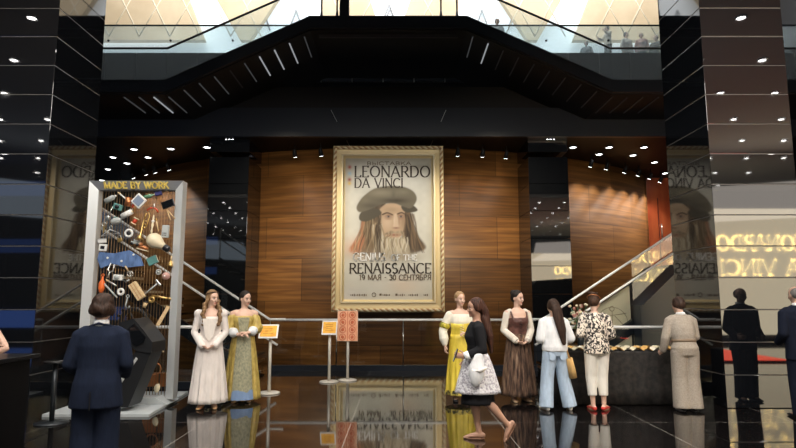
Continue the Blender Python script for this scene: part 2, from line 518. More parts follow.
# red-brown timber door far right end of the curved wall, with its frame
def far_door():
    p0, p1 = P(644, 178, 26.0), P(668, 178, 26.0)
    d = MB(); w = p1.x - p0.x; cx = (p0.x + p1.x) / 2
    d.box((cx, 26.05, 3.0), (w, 0.1, 8.1))
    o = d.build('door_1', tex_mat('red_timber', [(0.3, (0.30, 0.05, 0.015)), (0.7, (0.48, 0.11, 0.035))], (3, 3, 0.6), rough=0.35))
    struct(o)
    f = MB()
    f.box((p1.x + 0.06, 25.98, 3.0), (0.12, 0.14, 8.1)); f.box((cx, 25.97, 2.1), (0.03, 0.03, 8.0))
    f.build('door_frame', mat('dark_red_frame', (0.10, 0.015, 0.012), 0.4), o)
    h = MB(); h.tube([(cx + 0.1, 25.94, 4.1), (cx + 0.1, 25.94, 4.9)], 0.03, 8)
    h.build('door_handle', M['steel'], o)
far_door()
lamp('far_door_spot', 'SPOT', (P(655, 178, 24.2).x, 24.3, 6.9), 85, (1, 0.8, 0.6), (P(655, 178, 26).x, 26, 4.6), spot=60, blend=0.8)

# big polished pillars, in courses with narrow joints
def pillar(name, x0, x1, y0, y1, z1):
    m = MB(); z = 0.0; h = 0.472
    while z < z1:
        m.box(((x0 + x1) / 2, (y0 + y1) / 2, z + h / 2), (x1 - x0, y1 - y0, h - 0.012), bevel=0.004)
        m.box(((x0 + x1) / 2, (y0 + y1) / 2, z + h), (x1 - x0 - 0.012, y1 - y0 - 0.012, 0.014), mi=1)
        z += h
    return struct(m.build(name, [M['pillar'], M['pillar_edge']], fix=True))
pillar('pillar_left', -6.75, -5.36, 8.6, 9.97, 14.2)
pillar('pillar_right', 4.77, 6.06, 8.6, 9.97, 14.2)

# black columns framing the middle of the wood wall
def column(name, x0, x1):
    m = MB(); z = -4.0; h = 0.95
    while z < 7.0:
        m.box(((x0 + x1) / 2, 20.5, z + h / 2), (x1 - x0, 1.8, min(h, 7.06 - z) - 0.012), bevel=0.004)
        z += h
    struct(m.build(name, M['pillar']))
column('column_left', -6.57, -5.19); column('column_right', 4.54, 5.91)

# mezzanine edge above the wood wall and dark back wall under the bridge
struct(MB().box((0, 19.3, 7.58), (39, 0.2, 1.02)).build('trim_fascia', M['fascia']))
struct(MB().box((0, 19.6, 8.5), (39, 0.2, 0.9)).build('wall_mezzanine', M['black']))

# upper floor: slab edge clad in grey panels, floor, glass parapet, beige lattice facade
def upper_floor():
    m = MB()
    m.box((0, 26, 10.5), (39, 8.6, 1.1))
    struct(m.build('slab_upper', M['wall_dark']))
    pm = MB(); s = MB()
    pitch = (P(166, 60, 21.45).x - P(135, 60, 21.45).x)
    x = P(135, 60, 21.45).x - 12 * pitch
    for i in range(34):
        pm.box((x + pitch / 2, 21.6, 10.53), (pitch - 0.03, 0.12, 1.16))
        x += pitch
    s.box((0, 21.66, 10.53), (39, 0.04, 1.15))
    o = pm.build('trim_panels', M['grey_panel']); struct(o)
    s.build('panel_joints', M['rail_white'], o)
upper_floor()

def upper_parapet():
    r = empty('glass_parapet', (0, 21.7, 11.1), 'long glass parapet with thin dark rail along the bright upper floor', 'railing')
    zr = 12.30 - 11.1
    g = MB().box((0, 0, zr / 2), (38, 0.02, zr)); g.build('glass_panel', M['glass_upper'], r)
    t = MB().box((0, 0, zr + 0.02), (38, 0.06, 0.045)); t.build('handrail', M['dark_steel'], r)
    d = MB()
    for u in (109, 171, 233, 546, 608): 
        p = P(u, 41, 21.7); d.lathe([(0.045, 0), (0.045, 0.04)], 10, (p.x, -0.02, p.z - 11.1), M=Matrix.Rotation(rad(90), 3, 'X'))
    d.build('glass_clamp', M['dark_steel'], r)
upper_parapet()

def facade():
    Y = 29.0
    struct(MB().box((0, 29.9, 16), (40, 0.2, 13)).build('wall_back', M['wall_upper']))
    def band(ut0, ut1, ub0, ub1):
        # trapezoid through the given sight lines at v=0 and v=26, run on up and down
        a0, a1, b0, b1 = P(ut0, 0, Y), P(ut1, 0, Y), P(ub0, 26, Y), P(ub1, 26, Y)
        def at(z, p, q): k = (z - p.z) / (q.z - p.z); return p.x + (q.x - p.x) * k
        zt, zb = 18.6, 15.0
        return [(at(zb, a0, b0), zb), (at(zb, a1, b1), zb), (at(zt, a1, b1), zt), (at(zt, a0, b0), zt)]
    beige = [(-40, 190, -40, 200), (217, 279, 232, 262), (322, 370, 322, 378), (411, 458, 402, 458), (499, 561, 516, 546), (588, 830, 578, 830)]
    for i, b in enumerate(beige):
        m = MB(); poly = band(*b); m.prism(poly, Y - 0.25, Y + 0.1)
        o = m.build('wall_facade_panel', M['beige_panel']); struct(o)
        # raised seams crossing the panel like a lattice
        s = MB(); (x0, zb), (x1, _), (x2, zt), (x3, _) = poly
        lo, hi = min(x0, x3), max(x1, x2)
        for k in range(-8, 40):
            xs = -20 + k * 1.6
            for sg in (1, -1):
                p, q = Vector((xs, Y - 0.25, 15.2)), Vector((xs + sg * 1.5, Y - 0.25, 18.2))
                if lo + 0.1 < min(p.x, q.x) and max(p.x, q.x) < hi - 0.1:
                    s.tube([p, q], 0.03, 6)
        if s.f: s.build('panel_seam', M['beige_seam'], o)
    wn = MB(); wn.box((0, 29.3, 16.4), (39.6, 0.05, 10.4))
    o = struct(wn.build('window_1', M['daylight']))
    st = MB()
    for c, h in ((389, 0), (261, 0), (517, 0), (296, 6), (482, 6), (390, 4)):
        for sg in (-1, 1):
            st.tube([P(c, 4 + h, 29.2), P(c + sg * 9, 30 + h, 29.2)], 0.045, 6)
    st.build('window_strut', mat('pale_strut', (0.4, 0.42, 0.45), 0.5), o)
facade()

# dark stair bridge across the hall: landing in the middle, a flight down to each side
def bridge():
    YF, YB = 16.6, 20.6
    r = empty('stair_bridge', (AX, YF, 7.7), 'dark stair bridge with two flights meeting at a high middle landing', 'staircase')
    zc, zl = 10.10, 8.07
    xl, xa, xb, xr = -7.0, -2.69, 2.10, 6.45
    O = Vector(r.location)
    prof_top = [(-15, zl), (xl, zl), (xa, zc), (xb, zc), (xr, zl), (15, zl)]
    def off(dz, y): return [Vector((x, y, z + dz)) - O for x, z in prof_top]
    def strip(mb, za, zb, y0, y1):
        a, b, c, d = off(za, y0), off(zb, y0), off(za, y1), off(zb, y1)
        mb.rings([[a[i], b[i], d[i], c[i]] for i in range(len(a))], smooth=False)
    s = MB(); strip(s, 0.0, -0.37, YF, YF + 0.12); s.build('stringer', M['black_paint'], r)
    u = MB(); strip(u, -0.14, -0.40, YF + 0.12, YB); u.build('underside', M['black'], r)
    e = MB(); strip(e, 0.012, -0.004, YF - 0.01, YF + 0.13); e.build('edge_strip', M['dark_steel'], r)
    b = MB(); b.box(Vector((-0.3, YF + 0.35, 9.62)) - O, (4.3, 0.05, 0.1)); b.build('soffit_bar', mat('grey_bar', (0.05, 0.05, 0.055), 0.4), r)
    pts = off(0, YF + 0.06)
    for i in (0, 1, 3, 4):
        g = MB(); p, q = pts[i], pts[i + 1]; U = Vector((0, 0, 1.0))
        yv = Vector((0, 0.016, 0))
        g.add([p, q, q + U, p + U, p + yv, q + yv, q + U + yv, p + U + yv], [(0, 1, 2, 3), (7, 6, 5, 4), (0, 4, 5, 1), (3, 2, 6, 7), (0, 3, 7, 4), (1, 5, 6, 2)], 0, False)
        g.build('glass_panel', M['glass_bridge'], r)
    h = MB(); U = Vector((0, 0, 1.03))
    h.tube([p + U for p in pts[:3]], 0.035, 8); h.tube([p + U for p in pts[3:]], 0.035, 8)
    h.build('handrail', M['dark_steel'], r)
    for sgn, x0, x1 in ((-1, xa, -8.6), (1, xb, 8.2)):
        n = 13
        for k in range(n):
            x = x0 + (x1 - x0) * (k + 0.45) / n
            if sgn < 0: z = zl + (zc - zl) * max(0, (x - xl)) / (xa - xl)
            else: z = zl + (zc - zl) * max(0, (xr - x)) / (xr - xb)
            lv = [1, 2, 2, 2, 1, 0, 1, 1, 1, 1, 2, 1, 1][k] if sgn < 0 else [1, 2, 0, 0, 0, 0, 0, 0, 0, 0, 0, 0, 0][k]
            q = MB(); q.box(Vector((x, YF + 1.05, z - 0.43)) - O, (0.035, 1.5, 0.03)); q.build('tread_gap_glow', M['strip'][lv], r)  # glowing bar in place of brightness seen between the treads
    # hanger rods with base shoes and the flat hanger plate on the landing
    for px in (321.5, 337, 441, 457):
        p = P(px, 16, YF + 0.5); m = MB(); c = Vector((p.x, YF + 0.5, zc)) - O
        m.tube([c, c + Vector((0, 0, 6))], 0.028, 8); m.lathe([(0.09, 0), (0.09, 0.1), (0.05, 0.25), (0.03, 0.45)], 10, c)
        m.build('hanger_rod', M['dark_steel'], r)
    p = P(344.5, 16, YF + 0.6); m = MB(); m.box(Vector((p.x, YF + 0.6, zc + 3)) - O, (0.30, 0.16, 6.0)); m.build('hanger_plate', M['black_paint'], r)
bridge()

# ---------------------------------------------------------------- ceiling lamps
def downlight(name, loc, label, group, R, m, ref=None, spotE=0):
    if ref is None:
        r = empty(name, loc, label, 'ceiling light', group=group)
        rim = MB(); rim.lathe([(R * 1.3, 0), (R * 1.3, -0.02), (R * 1.02, -0.03), (R * 1.02, 0.0)], 16); rim.build('rim', M['dark_steel'], r)
        dsk = MB(); dsk.lathe([(R, -0.012), (R * 0.9, -0.02), (0.001, -0.022)], 16); dsk.build('lens', m, r)
        return r
    r = copy_tree(ref); r.location = loc; r['label'] = label
    return r

# the lobby ceiling: rows fan out from the centre line; they show as the points of light in the polished pillars
h = 5.4; ref = None
for sg in (1, -1):
    for k in range(8):
        for j in range(-3, 6):
            yv = (1.957 + (0.36 + 0.012 * k) * k) * h
            x = (1.233 + 0.042 * k + 0.268 * j) * h - (0.0 if sg > 0 else -0.45)
            if not (1.2 < x < 18): continue
            loc = (sg * x, 17.2 - yv, 6.99)
            d = downlight('ceiling_downlight', loc, 'small round recessed light in the lobby ceiling, seen mirrored in the polished black pillars', 'lobby ceiling lights', 0.085, M['light'], ref)
            ref = ref or d
SPOTS = [(-4.6, 6.9), (-2.2, 6.2), (0.4, 5.6), (2.4, 6.2), (4.4, 6.6), (-3.4, 3.0), (3.6, 5.0), (-0.6, 7.6)]
for x, y in SPOTS:
    lamp('lobby_downlight_beam', 'SPOT', (x, y, 6.9), 300, (1, 0.95, 0.87), (x * 0.98, y + 1.2, 0), spot=75, blend=0.8, radius=0.12)

ref = None
words = ['nearest the kiosk top corner', 'second above the kiosk', 'third above the kiosk', 'low one over the kiosk lettering', 'high one above the kiosk frame', 'beside the curved wood wall top', 'nearest the black column front', 'just over the dark column edge']
for (u, v), w in zip([(102, 180), (108, 169), (113, 157), (127, 163), (134, 149), (148, 157), (171, 148.5), (207, 147)], words):
    p = P(u, v, 20); k = 5.46 / (p.z - 1.6); loc = (p.x * k, 20 * k, 7.06)
    d = downlight('soffit_downlight', loc, 'round downlight in the soffit, kiosk side, ' + w, 'mezzanine soffit lights', 0.12, M['light_direct'], ref)
    ref = ref or d
words = ['nearest the black column', 'second in the front row', 'third in the front row', 'first in the second row', 'second in the second row', 'near the red timber door', 'deepest, beside the pillar edge']
for (u, v), w in zip([(573, 147), (609, 147), (644, 147), (599, 154), (633, 155), (654.5, 162), (665, 173)], words):
    p = P(u, v, 20); k = 5.46 / (p.z - 1.6); loc = (p.x * k, 20 * k, 7.06)
    downlight('soffit_downlight', loc, 'round downlight in the soffit, stair side, ' + w, 'mezzanine soffit lights', 0.12, M['light_direct'], ref)

# small track spotlights washing the curved wall
def track_spot(loc, aim, label, ref=None):
    r = empty('track_spotlight', loc, label, 'spotlight', group='spotlights along the curved wood wall')
    a = (Vector(aim) - Vector(loc)).normalized()
    m = MB(); m.tube([(0, 0, 0.3), (0, 0, 0.0)], 0.018, 8); m.build('stem', M['black'], r)
    b = MB(); b.tube([-a * 0.12, a * 0.0, a * 0.16], [0.06, 0.075, 0.085], 12, cap='flat'); b.build('lamp_head', M['black'], r)
    l = MB(); l.tube([a * 0.161, a * 0.168], 0.07, 12); l.build('lens', M['light_direct'], r)
    return r
def drum_pt(u, gap, z):
    # the point of the curved wall's top seen near column u, brought forward by gap
    lo, hi = rad(-56), rad(56)
    best = min((lo + (hi - lo) * i / 4000 for i in range(4001)), key=lambda a: abs(398 + 563 * (AX + R0 * math.sin(a)) / (CY - R0 * math.cos(a)) - u))
    return Vector((AX + (R0 + gap) * math.sin(best), CY - (R0 + gap) * math.cos(best), z)), Vector((AX + R0 * math.sin(best), CY - R0 * math.cos(best), 4.4))
def column_light(u, label):
    p = P(u, 139, 19.58); r = empty('column_light', (p.x, 19.58, p.z), label, 'light')
    MB().box((0, 0, 0), (0.36, 0.04, 0.1)).build('casing', M['dark_steel'], r)
    for i in (-1, 0, 1):
        q = MB(); q.ell((i * 0.11, -0.02, 0), (0.035, 0.012, 0.03), seg=10, ring=6); q.build('lens', M['light_direct'], r)
column_light(229.5, 'row of three tiny white lights high on the dark column behind the kiosk side')
column_light(550.5, 'row of three tiny white lights high on the dark column beside the stair')
TS = [(259, 40, 'bright one beside the dark column'), (302, 20, 'dark one halfway between column and poster'), (326, 20, 'dark one just beside the poster frame'),
      (453, 22, 'dark one touching the poster frame top'), (476, 22, 'dark one second from the poster frame'), (498, 22, 'dark one third from the poster frame'),
      (138, 110, 'furthest one above the kiosk'), (150, 120, 'second above the kiosk'), (162, 120, 'third above the kiosk'), (171, 120, 'fourth above the kiosk'), (184, 120, 'last before the dark column over the kiosk side'),
      (577, 110, 'first beside the black column over the stair'), (592, 120, 'second over the stair'), (609, 190, 'third over the stair'), (622, 230, 'fourth over the stair'), (633, 260, 'fifth over the stair'), (643, 260, 'last next to the red timber door')]
for u, E, w in TS:
    loc, aim = drum_pt(u, 0.75, 6.78)
    aim.z = 5.2
    track_spot(loc, aim, 'black spotlight on the wood wall top, ' + w)
    d = (aim - loc).normalized()
    lamp('wall_wash', 'SPOT', loc + d * 0.25, E * 0.85, (1, 0.93, 0.85), aim + Vector((0, 0, -1.6)), spot=95, blend=0.9, radius=0.06)
# added lamps in front of the wood wall, brightening its middle
for x in (-4.0, 3.5):
    lamp('wood_fill', 'SPOT', (x * 1.0, 15.2, 7.7), 1450, (1, 0.86, 0.62), (x, 20.8, 2.6), spot=70, blend=1.0, radius=0.3)

# ---------------------------------------------------------------- the lobby behind the camera, which the polished stone mirrors
M['sign_cream'] = mat('lit_cream_wall', (0.8, 0.7, 0.5), 0.6, emit=(1.0, 0.86, 0.60), estr=4.6)
M['sign_letter'] = mat('lit_letters', (1, 0.9, 0.6), 0.5, emit=(1.0, 0.85, 0.5), estr=6.6)
M['sign_dark'] = mat('sign_drawing', (0.10, 0.07, 0.04), 0.6)
def lit_sign():
    r = empty('lit_sign_wall', (12.7, -4, 0.25), 'glowing cream exhibition wall with large lettering, mirrored in the right pillar', 'sign')
    O = Vector(r.location)
    b = MB(); b.box((0, 0, 2.3), (6.6, 0.25, 4.6)); b.build('panel', M['sign_cream'], r)
    # faces the hall (+Y): build letters in mirrored x so they read from the hall
    t = MB(); lettering(t, 'LEONARDO', -2.6, 1.0, 3.05, 3.6, 0, 0.15, 0.5, depth=0.03)
    lettering(t, 'DA VINCI', -2.6, 0.9, 2.15, 2.7, 0, 0.15, 0.5, depth=0.03)
    t.xf(Matrix.Rotation(math.pi, 4, 'Z')); t.xf(Matrix.Translation((0.0, 0.14, 0))); t.build('lettering', M['sign_letter'], r)
    d = MB()
    c = Vector((-2.45, 0.16, 1.6)); d.torus(c, 0.62, 0.012, Matrix.Rotation(rad(90), 3, 'X'), 30, 5)
    for a in (20, 70, 110, 160, 250, 290): d.tube([c, c + Vector((math.cos(rad(a)) * 0.6, 0, math.sin(rad(a)) * 0.6))], 0.012, 5)
    d.build('line_drawing', M['sign_dark'], r)
lit_sign()
def red_light():
    r = empty('red_light_panel', (8.85, 0.4, 0), 'low red glowing panel by the side entrance, mirrored in the right pillar', 'light')
    MB().box((0, 0, 0.02), (1.9, 4.6, 0.04)).build('casing', M['black'], r)
    MB().box((0, 0, 0.045), (1.8, 4.5, 0.01)).build('display', mat('red_glow', (0.4, 0.02, 0.01), 0.5, emit=(1.0, 0.05, 0.02), estr=5.5), r)
red_light()
def blue_screen(x, z, w, hh, label, e):
    r = empty('blue_light_screen', (x, -6, z - hh / 2), label, 'screen')
    MB().box((0, 0, hh / 2), (w + 0.1, 0.1, hh + 0.1)).build('casing', M['black'], r)
    MB().box((0, 0.06, hh / 2), (w, 0.03, hh)).build('display', mat('blue_glow', (0, 0.05, 0.2), 0.4, emit=(0.10, 0.22, 0.75), estr=e), r)
blue_screen(-17, 0.75, 5.2, 0.7, 'vivid blue lit counter front, mirrored low in the left pillar', 1.5)
blue_screen(-17, 3.65, 5.6, 0.55, 'blue light band, mirrored in the middle of the left pillar', 0.5)
blue_screen(-17, 6.0, 5.6, 0.6, 'grey blue light band, mirrored high in the left pillar', 0.5)
# ================================================================ RAILINGS AND SIDE STAIRS
def railing(name, pts, label, posts=True, h=1.1, panel=1.5):
    """glass balustrade along floor points pts"""
    r = empty(name, pts[0], label, 'railing', group=None)
    O = Vector(pts[0]); pts = [Vector(p) - O for p in pts]
    ra = MB(); ra.tube([p + Vector((0, 0, h)) for p in pts], 0.028, 10); ra.build('handrail', M['rail_white'], r)
    ch = MB()
    for p, q in zip(pts, pts[1:]):
        L = (q - p).length; d = (q - p) / L; n = max(1, round(L / panel)); ang = math.atan2(d.y, d.x)
        ch.box((p + q) / 2 + Vector((0, 0, 0.06)), (L, 0.07, 0.12), (0, 0, ang))
        for i in range(n):
            a = p + d * (L * i / n + 0.015); b = p + d * (L * (i + 1) / n - 0.015)
            g = MB(); g.box((a + b) / 2 + Vector((0, 0, (h + 0.06) / 2)), ((b - a).length, 0.016, h - 0.08), (0, 0, ang)); g.build('glass_panel', M['glass'], r)
            po = MB(); po.tube([a + Vector((0, 0.03, 0.1)), a + Vector((0, 0.03, h))], 0.012, 6); po.build('post', M['steel'], r)
    ch.build('base_channel', M['black_paint'], r)
    return r
railing('glass_railing', [(-2.85, 12.9, 0), (3.05, 12.9, 0)], 'glass railing with pale handrail in front of the wood wall below the poster')
railing('glass_railing', [(-5.2, 10.4, 0), (-2.95, 10.4, 0)], 'short glass railing behind the kiosk and the two gowned women on that side', h=1.07)
railing('glass_railing', [(2.85, 10.35, 0), (4.74, 10.35, 0)], 'short glass railing behind the dark cloth table beside the stair', h=1.07)

M['ink_soft2'] = mat('drawing_line', (0.42, 0.32, 0.20), 0.7)
def side_stair(sg, label):
    """flight rising outward behind the pillar: stringer, treads, glass, top rail and lower wall rail"""
    x0 = 3.1 if sg > 0 else -2.75
    xe = 6.05 if sg > 0 else -8.3
    slope = (3.02 - 1.13) / (6.05 - 3.1)
    Yf = 12.45
    r = empty('side_staircase', (x0, Yf, 0), label, 'staircase')
    L = abs(xe - x0) if sg < 0 else 2.95
    def pt(t, z, y=0): return Vector((sg * t, y, z + slope * t))
    rail = MB(); rail.tube([pt(-0.35, 1.13 + slope * 0.35), pt(0.0, 1.13), pt(L, 1.13)], 0.026, 8, hint=(0, 1, 0)); rail.build('handrail', M['rail_white'], r)
    low = MB(); low.tube([pt(-0.2, 0.72, -0.07), pt(L, 0.72, -0.07)], 0.026, 8, hint=(0, 1, 0)); low.build('wall_rail', M['rail_white'], r)
    g = MB(); a = [pt(0.02, -0.1), pt(L, -0.1), pt(L, 1.12), pt(0.02, 1.12)]
    yv = Vector((0, 0.016, 0)); g.add(a + [p + yv for p in a], [(0, 1, 2, 3), (7, 6, 5, 4), (0, 4, 5, 1), (3, 2, 6, 7), (0, 3, 7, 4), (1, 5, 6, 2)], 0, False)
    g.build('glass_panel', M['glass'], r)
    lo_end = 1.93 if sg > 0 else L
    g2 = MB(); a = [Vector((0, 0, 0.03)), Vector((sg * lo_end, 0, 0.03)), pt(lo_end, -0.11), pt(0.22, -0.11)]
    g2.add(a + [p + yv for p in a], [(0, 1, 2, 3), (7, 6, 5, 4), (0, 4, 5, 1), (3, 2, 6, 7), (0, 3, 7, 4), (1, 5, 6, 2)], 0, False)
    g2.build('glass_panel', M['glass'], r)
    po = MB(); po.box(pt(L, 0.55), (0.04, 0.05, 1.25)); po.build('end_post', M['rail_white'], r)
    st = MB(); a = [pt(0, -0.42, 0.05), pt(L, -0.42, 0.05), pt(L, -0.1, 0.05), pt(0, -0.1, 0.05)]
    yv = Vector((0, 0.08, 0)); st.add(a + [p + yv for p in a], [(0, 1, 2, 3), (7, 6, 5, 4), (0, 4, 5, 1), (3, 2, 6, 7), (0, 3, 7, 4), (1, 5, 6, 2)], 0, False)
    st.build('stringer', M['black_paint'], r)
    n = 11
    for i in range(n):
        t = L * (i + 0.5) / n; q = MB(); q.box(pt(t, -0.22, 0.95), (L / n + 0.03, 1.7, 0.05), mi=0); q.box(pt(t - L / n / 2, -0.22, 0.95) , (0.03, 1.7, 0.056), mi=1)
        q.build('tread', [M['pillar'], M['steel']], r)
    # the storage block clad in polished black below the upper part of the flight
    if sg > 0:
        b = MB(); t0 = 1.95
        poly = [(t0, 0), (L + 1.9, 0), (L + 1.9, 0.55 + slope * L), (L, 0.42 + slope * L), (t0 + 0.05, 0.18 + slope * t0), (t0, 0.18 + slope * t0)]
        b.prism(poly, -0.35, 1.7); b.build('stair_block', M['black_paint'], r)
        s = MB(); ta, tb = 1.0, 1.92
        poly = [(ta, 0.22), (tb, 0.22), (tb, slope * tb - 0.12), (tb, 0.62 + slope * tb), (ta, 0.62 + slope * ta)]
        s.prism(poly, 0.10, 0.14); so = s.build('side_panel', mat('cream_panel', (0.86, 0.76, 0.54), 0.6), r)
        dr = MB(); cx, cz = 1.52, 1.05; RX = Matrix.Rotation(rad(90), 3, 'X')
        dr.torus((cx, 0.098, cz), 0.33, 0.006, RX, 32, 5)
        dr.torus((cx, 0.098, cz + 0.3), 0.05, 0.008, RX, 14, 5)
        for (x0_, z0_, x1_, z1_) in ((0, .25, 0, -.05), (-.3, .12, .3, .2), (0, -.05, -.16, -.42), (0, -.05, .16, -.42), (-.3, -.5, .3, -.5), (.05, .15, .28, -.1)):
            dr.tube([(cx + x0_, 0.098, cz + z0_), (cx + x1_, 0.098, cz + z1_)], 0.007, 5)
        dr.build('line_drawing', M['ink_soft2'], so)
        for i in range(6):
            q = MB(); x = t0 + 0.25 + i * 0.22; q.box((x + 0.35, -0.37, 0.35 + 0.25 * i), (0.7, 0.05, 0.02)); q.build('step_edge', M['dark_steel'], r)
    return r
side_stair(1, 'stair with glass side and double pale rails rising toward the right pillar')
side_stair(-1, 'stair with glass side and double pale rails rising behind the kiosk')

# ================================================================ POSTER IN ITS GILDED FRAME
M['gold'] = mat('gilt_frame', (0.70, 0.55, 0.29), 0.42, 0.15)
M['gold_light'] = mat('pale_gilt', (0.84, 0.74, 0.52), 0.4, 0.1)
M['rope_red'] = mat('rope_dark_strand', (0.50, 0.30, 0.15), 0.5)
M['ink'] = mat('brown_black_ink', (0.055, 0.040, 0.028), 0.7)
M['ink_soft'] = mat('brown_ink', (0.16, 0.115, 0.075), 0.7)
M['ink_white'] = mat('white_ink', (0.86, 0.84, 0.80), 0.7)

def smooth(a, b, x):
    t = np.clip((x - a) / (b - a), 0, 1); return t * t * (3 - 2 * t)

def poly_sdf(px, py, poly):
    d = np.full(px.shape, 1e9); s = np.ones(px.shape)
    n = len(poly)
    for i in range(n):
        ax, ay = poly[i]; bx, by = poly[i - 1]
        ex, ey = bx - ax, by - ay; wx, wy = px - ax, py - ay
        t = np.clip((wx * ex + wy * ey) / (ex * ex + ey * ey + 1e-9), 0, 1)
        d = np.minimum(d, (wx - ex * t) ** 2 + (wy - ey * t) ** 2)
        c1 = py >= ay; c2 = py < by; c3 = ex * wy > ey * wx
        flip = (c1 & c2 & c3) | (~c1 & ~c2 & ~c3)
        s = np.where(flip, -s, s)
    return s * np.sqrt(d)

def curve(pts, n=6):
    """closed Catmull-Rom"""
    out = []; k = len(pts)
    for i in range(k):
        p0, p1, p2, p3 = (np.array(pts[(i + j - 1) % k], float) for j in range(4))
        for j in range(n):
            t = j / n
            out.append(tuple(0.5 * ((2 * p1) + (-p0 + p2) * t + (2 * p0 - 5 * p1 + 4 * p2 - p3) * t * t + (-p0 + 3 * p1 - 3 * p2 + p3) * t ** 3)))
    return out

def poster_print(W, H, nx, ny):
    """the printed picture, as a colour per grid point: an old bearded man in a soft beret on parchment. Coordinates follow the print: x 345..433, y 158..304"""
    x = np.linspace(345, 433, nx)[None, :].repeat(ny, 0); y = np.linspace(304, 158, ny)[:, None].repeat(nx, 1)
    rng = np.random.RandomState(3)
    def noise(sx, sy):
        g = rng.rand(int(ny / sy) + 3, int(nx / sx) + 3)
        yy = np.arange(ny) / sy; xx = np.arange(nx) / sx
        iy = yy.astype(int); ix = xx.astype(int); fy = (yy - iy)[:, None]; fx = (xx - ix)[None, :]
        fy = fy * fy * (3 - 2 * fy); fx = fx * fx * (3 - 2 * fx)
        a = g[np.ix_(iy, ix)]; b = g[np.ix_(iy, ix + 1)]; c = g[np.ix_(iy + 1, ix)]; d = g[np.ix_(iy + 1, ix + 1)]
        return (a * (1 - fx) + b * fx) * (1 - fy) + (c * (1 - fx) + d * fx) * fy
    n1 = noise(30, 30); n2 = noise(9, 9); hairn = noise(3, 26); hair2 = noise(5, 40)
    C = np.empty((ny, nx, 3)); base = np.array([0.58, 0.55, 0.47])
    C[:] = base
    C *= (0.88 + 0.16 * n1 + 0.08 * n2)[..., None]
    edge = np.minimum(np.minimum(x - 345, 433 - x), np.minimum(y - 158, 304 - y))
    C = C * (1 - 0.3 * (1 - smooth(0, 9, edge))[..., None]) + np.array([0.10, 0.07, 0.03]) * (1 - smooth(0, 9, edge))[..., None] * 0.6
    def mix(c, a): 
        nonlocal C
        C = C * (1 - a[..., None]) + np.array(c) * a[..., None]
    def shape(pts, c, soft=0.8, al=1.0, tex=None, cv=True):
        d = poly_sdf(x, y, curve(pts) if cv else pts); a = (1 - smooth(-soft, soft, d)) * al
        col = np.array(c)[None, None] * (np.ones_like(x) if tex is None else tex)[..., None]
        nonlocal C
        C = C * (1 - a[..., None]) + col * a[..., None]
    def blob(cx, cy, rx, ry, c, al=1.0):
        mix(c, al * np.exp(-((x - cx) / rx) ** 2 - ((y - cy) / ry) ** 2))
    blob(358, 250, 12, 10, (0.62, 0.26, 0.12), 0.55); blob(420, 168, 10, 4, (0.22, 0.19, 0.13), 0.6); blob(404, 284, 16, 10, (0.70, 0.47, 0.30), 0.5)
    ht = 0.55 + 0.9 * hairn
    # long hair either side, behind the face
    shape([(363, 219), (370, 214), (381, 215), (383, 232), (380, 256), (370, 257), (358, 253), (352, 249), (358, 241), (361, 231)], (0.21, 0.14, 0.075), 1.6, 1, ht)
    shape([(404, 212), (411, 213), (414, 224), (418, 236), (426, 248), (419, 253), (408, 254), (403, 244), (403, 228)], (0.11, 0.072, 0.042), 1.6, 1, ht)
    shape([(356, 243), (364, 236), (366, 246), (361, 254), (351, 252)], (0.50, 0.20, 0.10), 2.0, 0.8, ht)
    shape([(364, 209), (374, 204), (386, 203), (384, 214), (381, 224), (374, 222), (366, 218)], (0.10, 0.065, 0.038), 1.2, 1, ht)
    # face
    shape([(381, 210), (391, 204), (402, 207), (405.5, 214), (405, 224), (403, 234), (397, 242), (387, 240), (382, 232), (380, 221)], (0.55, 0.375, 0.23), 1.0)
    blob(388, 224, 5, 6, (0.72, 0.53, 0.36), 0.6); blob(404, 222, 3, 9, (0.30, 0.19, 0.11), 0.7); blob(392, 211, 9, 3, (0.36, 0.25, 0.15), 0.6); blob(397, 228, 2.4, 3, (0.66, 0.40, 0.27), 0.5)
    # brows, eyes, nose, mouth
    shape([(383, 215.2), (388, 213.4), (393.5, 215.6), (393, 216.8), (388, 215.0), (383.5, 216.6)], (0.13, 0.085, 0.05), 0.5)
    shape([(398, 214.6), (402, 213.2), (405, 214.5), (404.6, 215.7), (402, 214.8), (398.4, 216)], (0.12, 0.075, 0.045), 0.5)
    for ex in (389, 401.3):
        blob(ex, 217.6, 3.6, 2.2, (0.24, 0.12, 0.07), 0.9); blob(ex, 217.9, 1.7, 0.8, (0.55, 0.48, 0.40), 0.7); blob(ex + 0.2, 217.8, 1.1, 1.0, (0.04, 0.025, 0.02), 1)
        blob(ex, 220.3, 3, 0.8, (0.40, 0.22, 0.13), 0.6)
    shape([(395, 216), (397.2, 216), (399.8, 226), (398.5, 228.4), (394.2, 228.2), (393.8, 226.4), (395, 224)], (0.68, 0.50, 0.34), 0.9, 0.8)
    blob(396.8, 229.2, 3.0, 0.9, (0.26, 0.13, 0.08), 0.9); blob(399.6, 223, 1.0, 5, (0.34, 0.2, 0.12), 0.6); blob(394.8, 222, 0.8, 4, (0.82, 0.66, 0.48), 0.5)
    blob(396, 236.2, 5, 1.5, (0.48, 0.20, 0.13), 0.95); blob(396, 236.2, 5.2, 0.4, (0.15, 0.06, 0.04), 0.9)
    # moustache and beard, pale and streaked
    bt = 0.55 + 0.75 * hair2
    shape([(384, 236), (391, 232.2), (396, 232.8), (402, 232), (406, 238), (402, 235.2), (396, 234.6), (390, 235.4)], (0.40, 0.30, 0.19), 0.9, 0.9, bt)
    shape([(382, 238), (390, 238.5), (396, 239.2), (403, 238.5), (408, 243), (410, 254), (404, 266), (396, 270), (384, 268), (374, 262), (374, 252), (379, 244)], (0.56, 0.47, 0.32), 1.5, 1, bt)
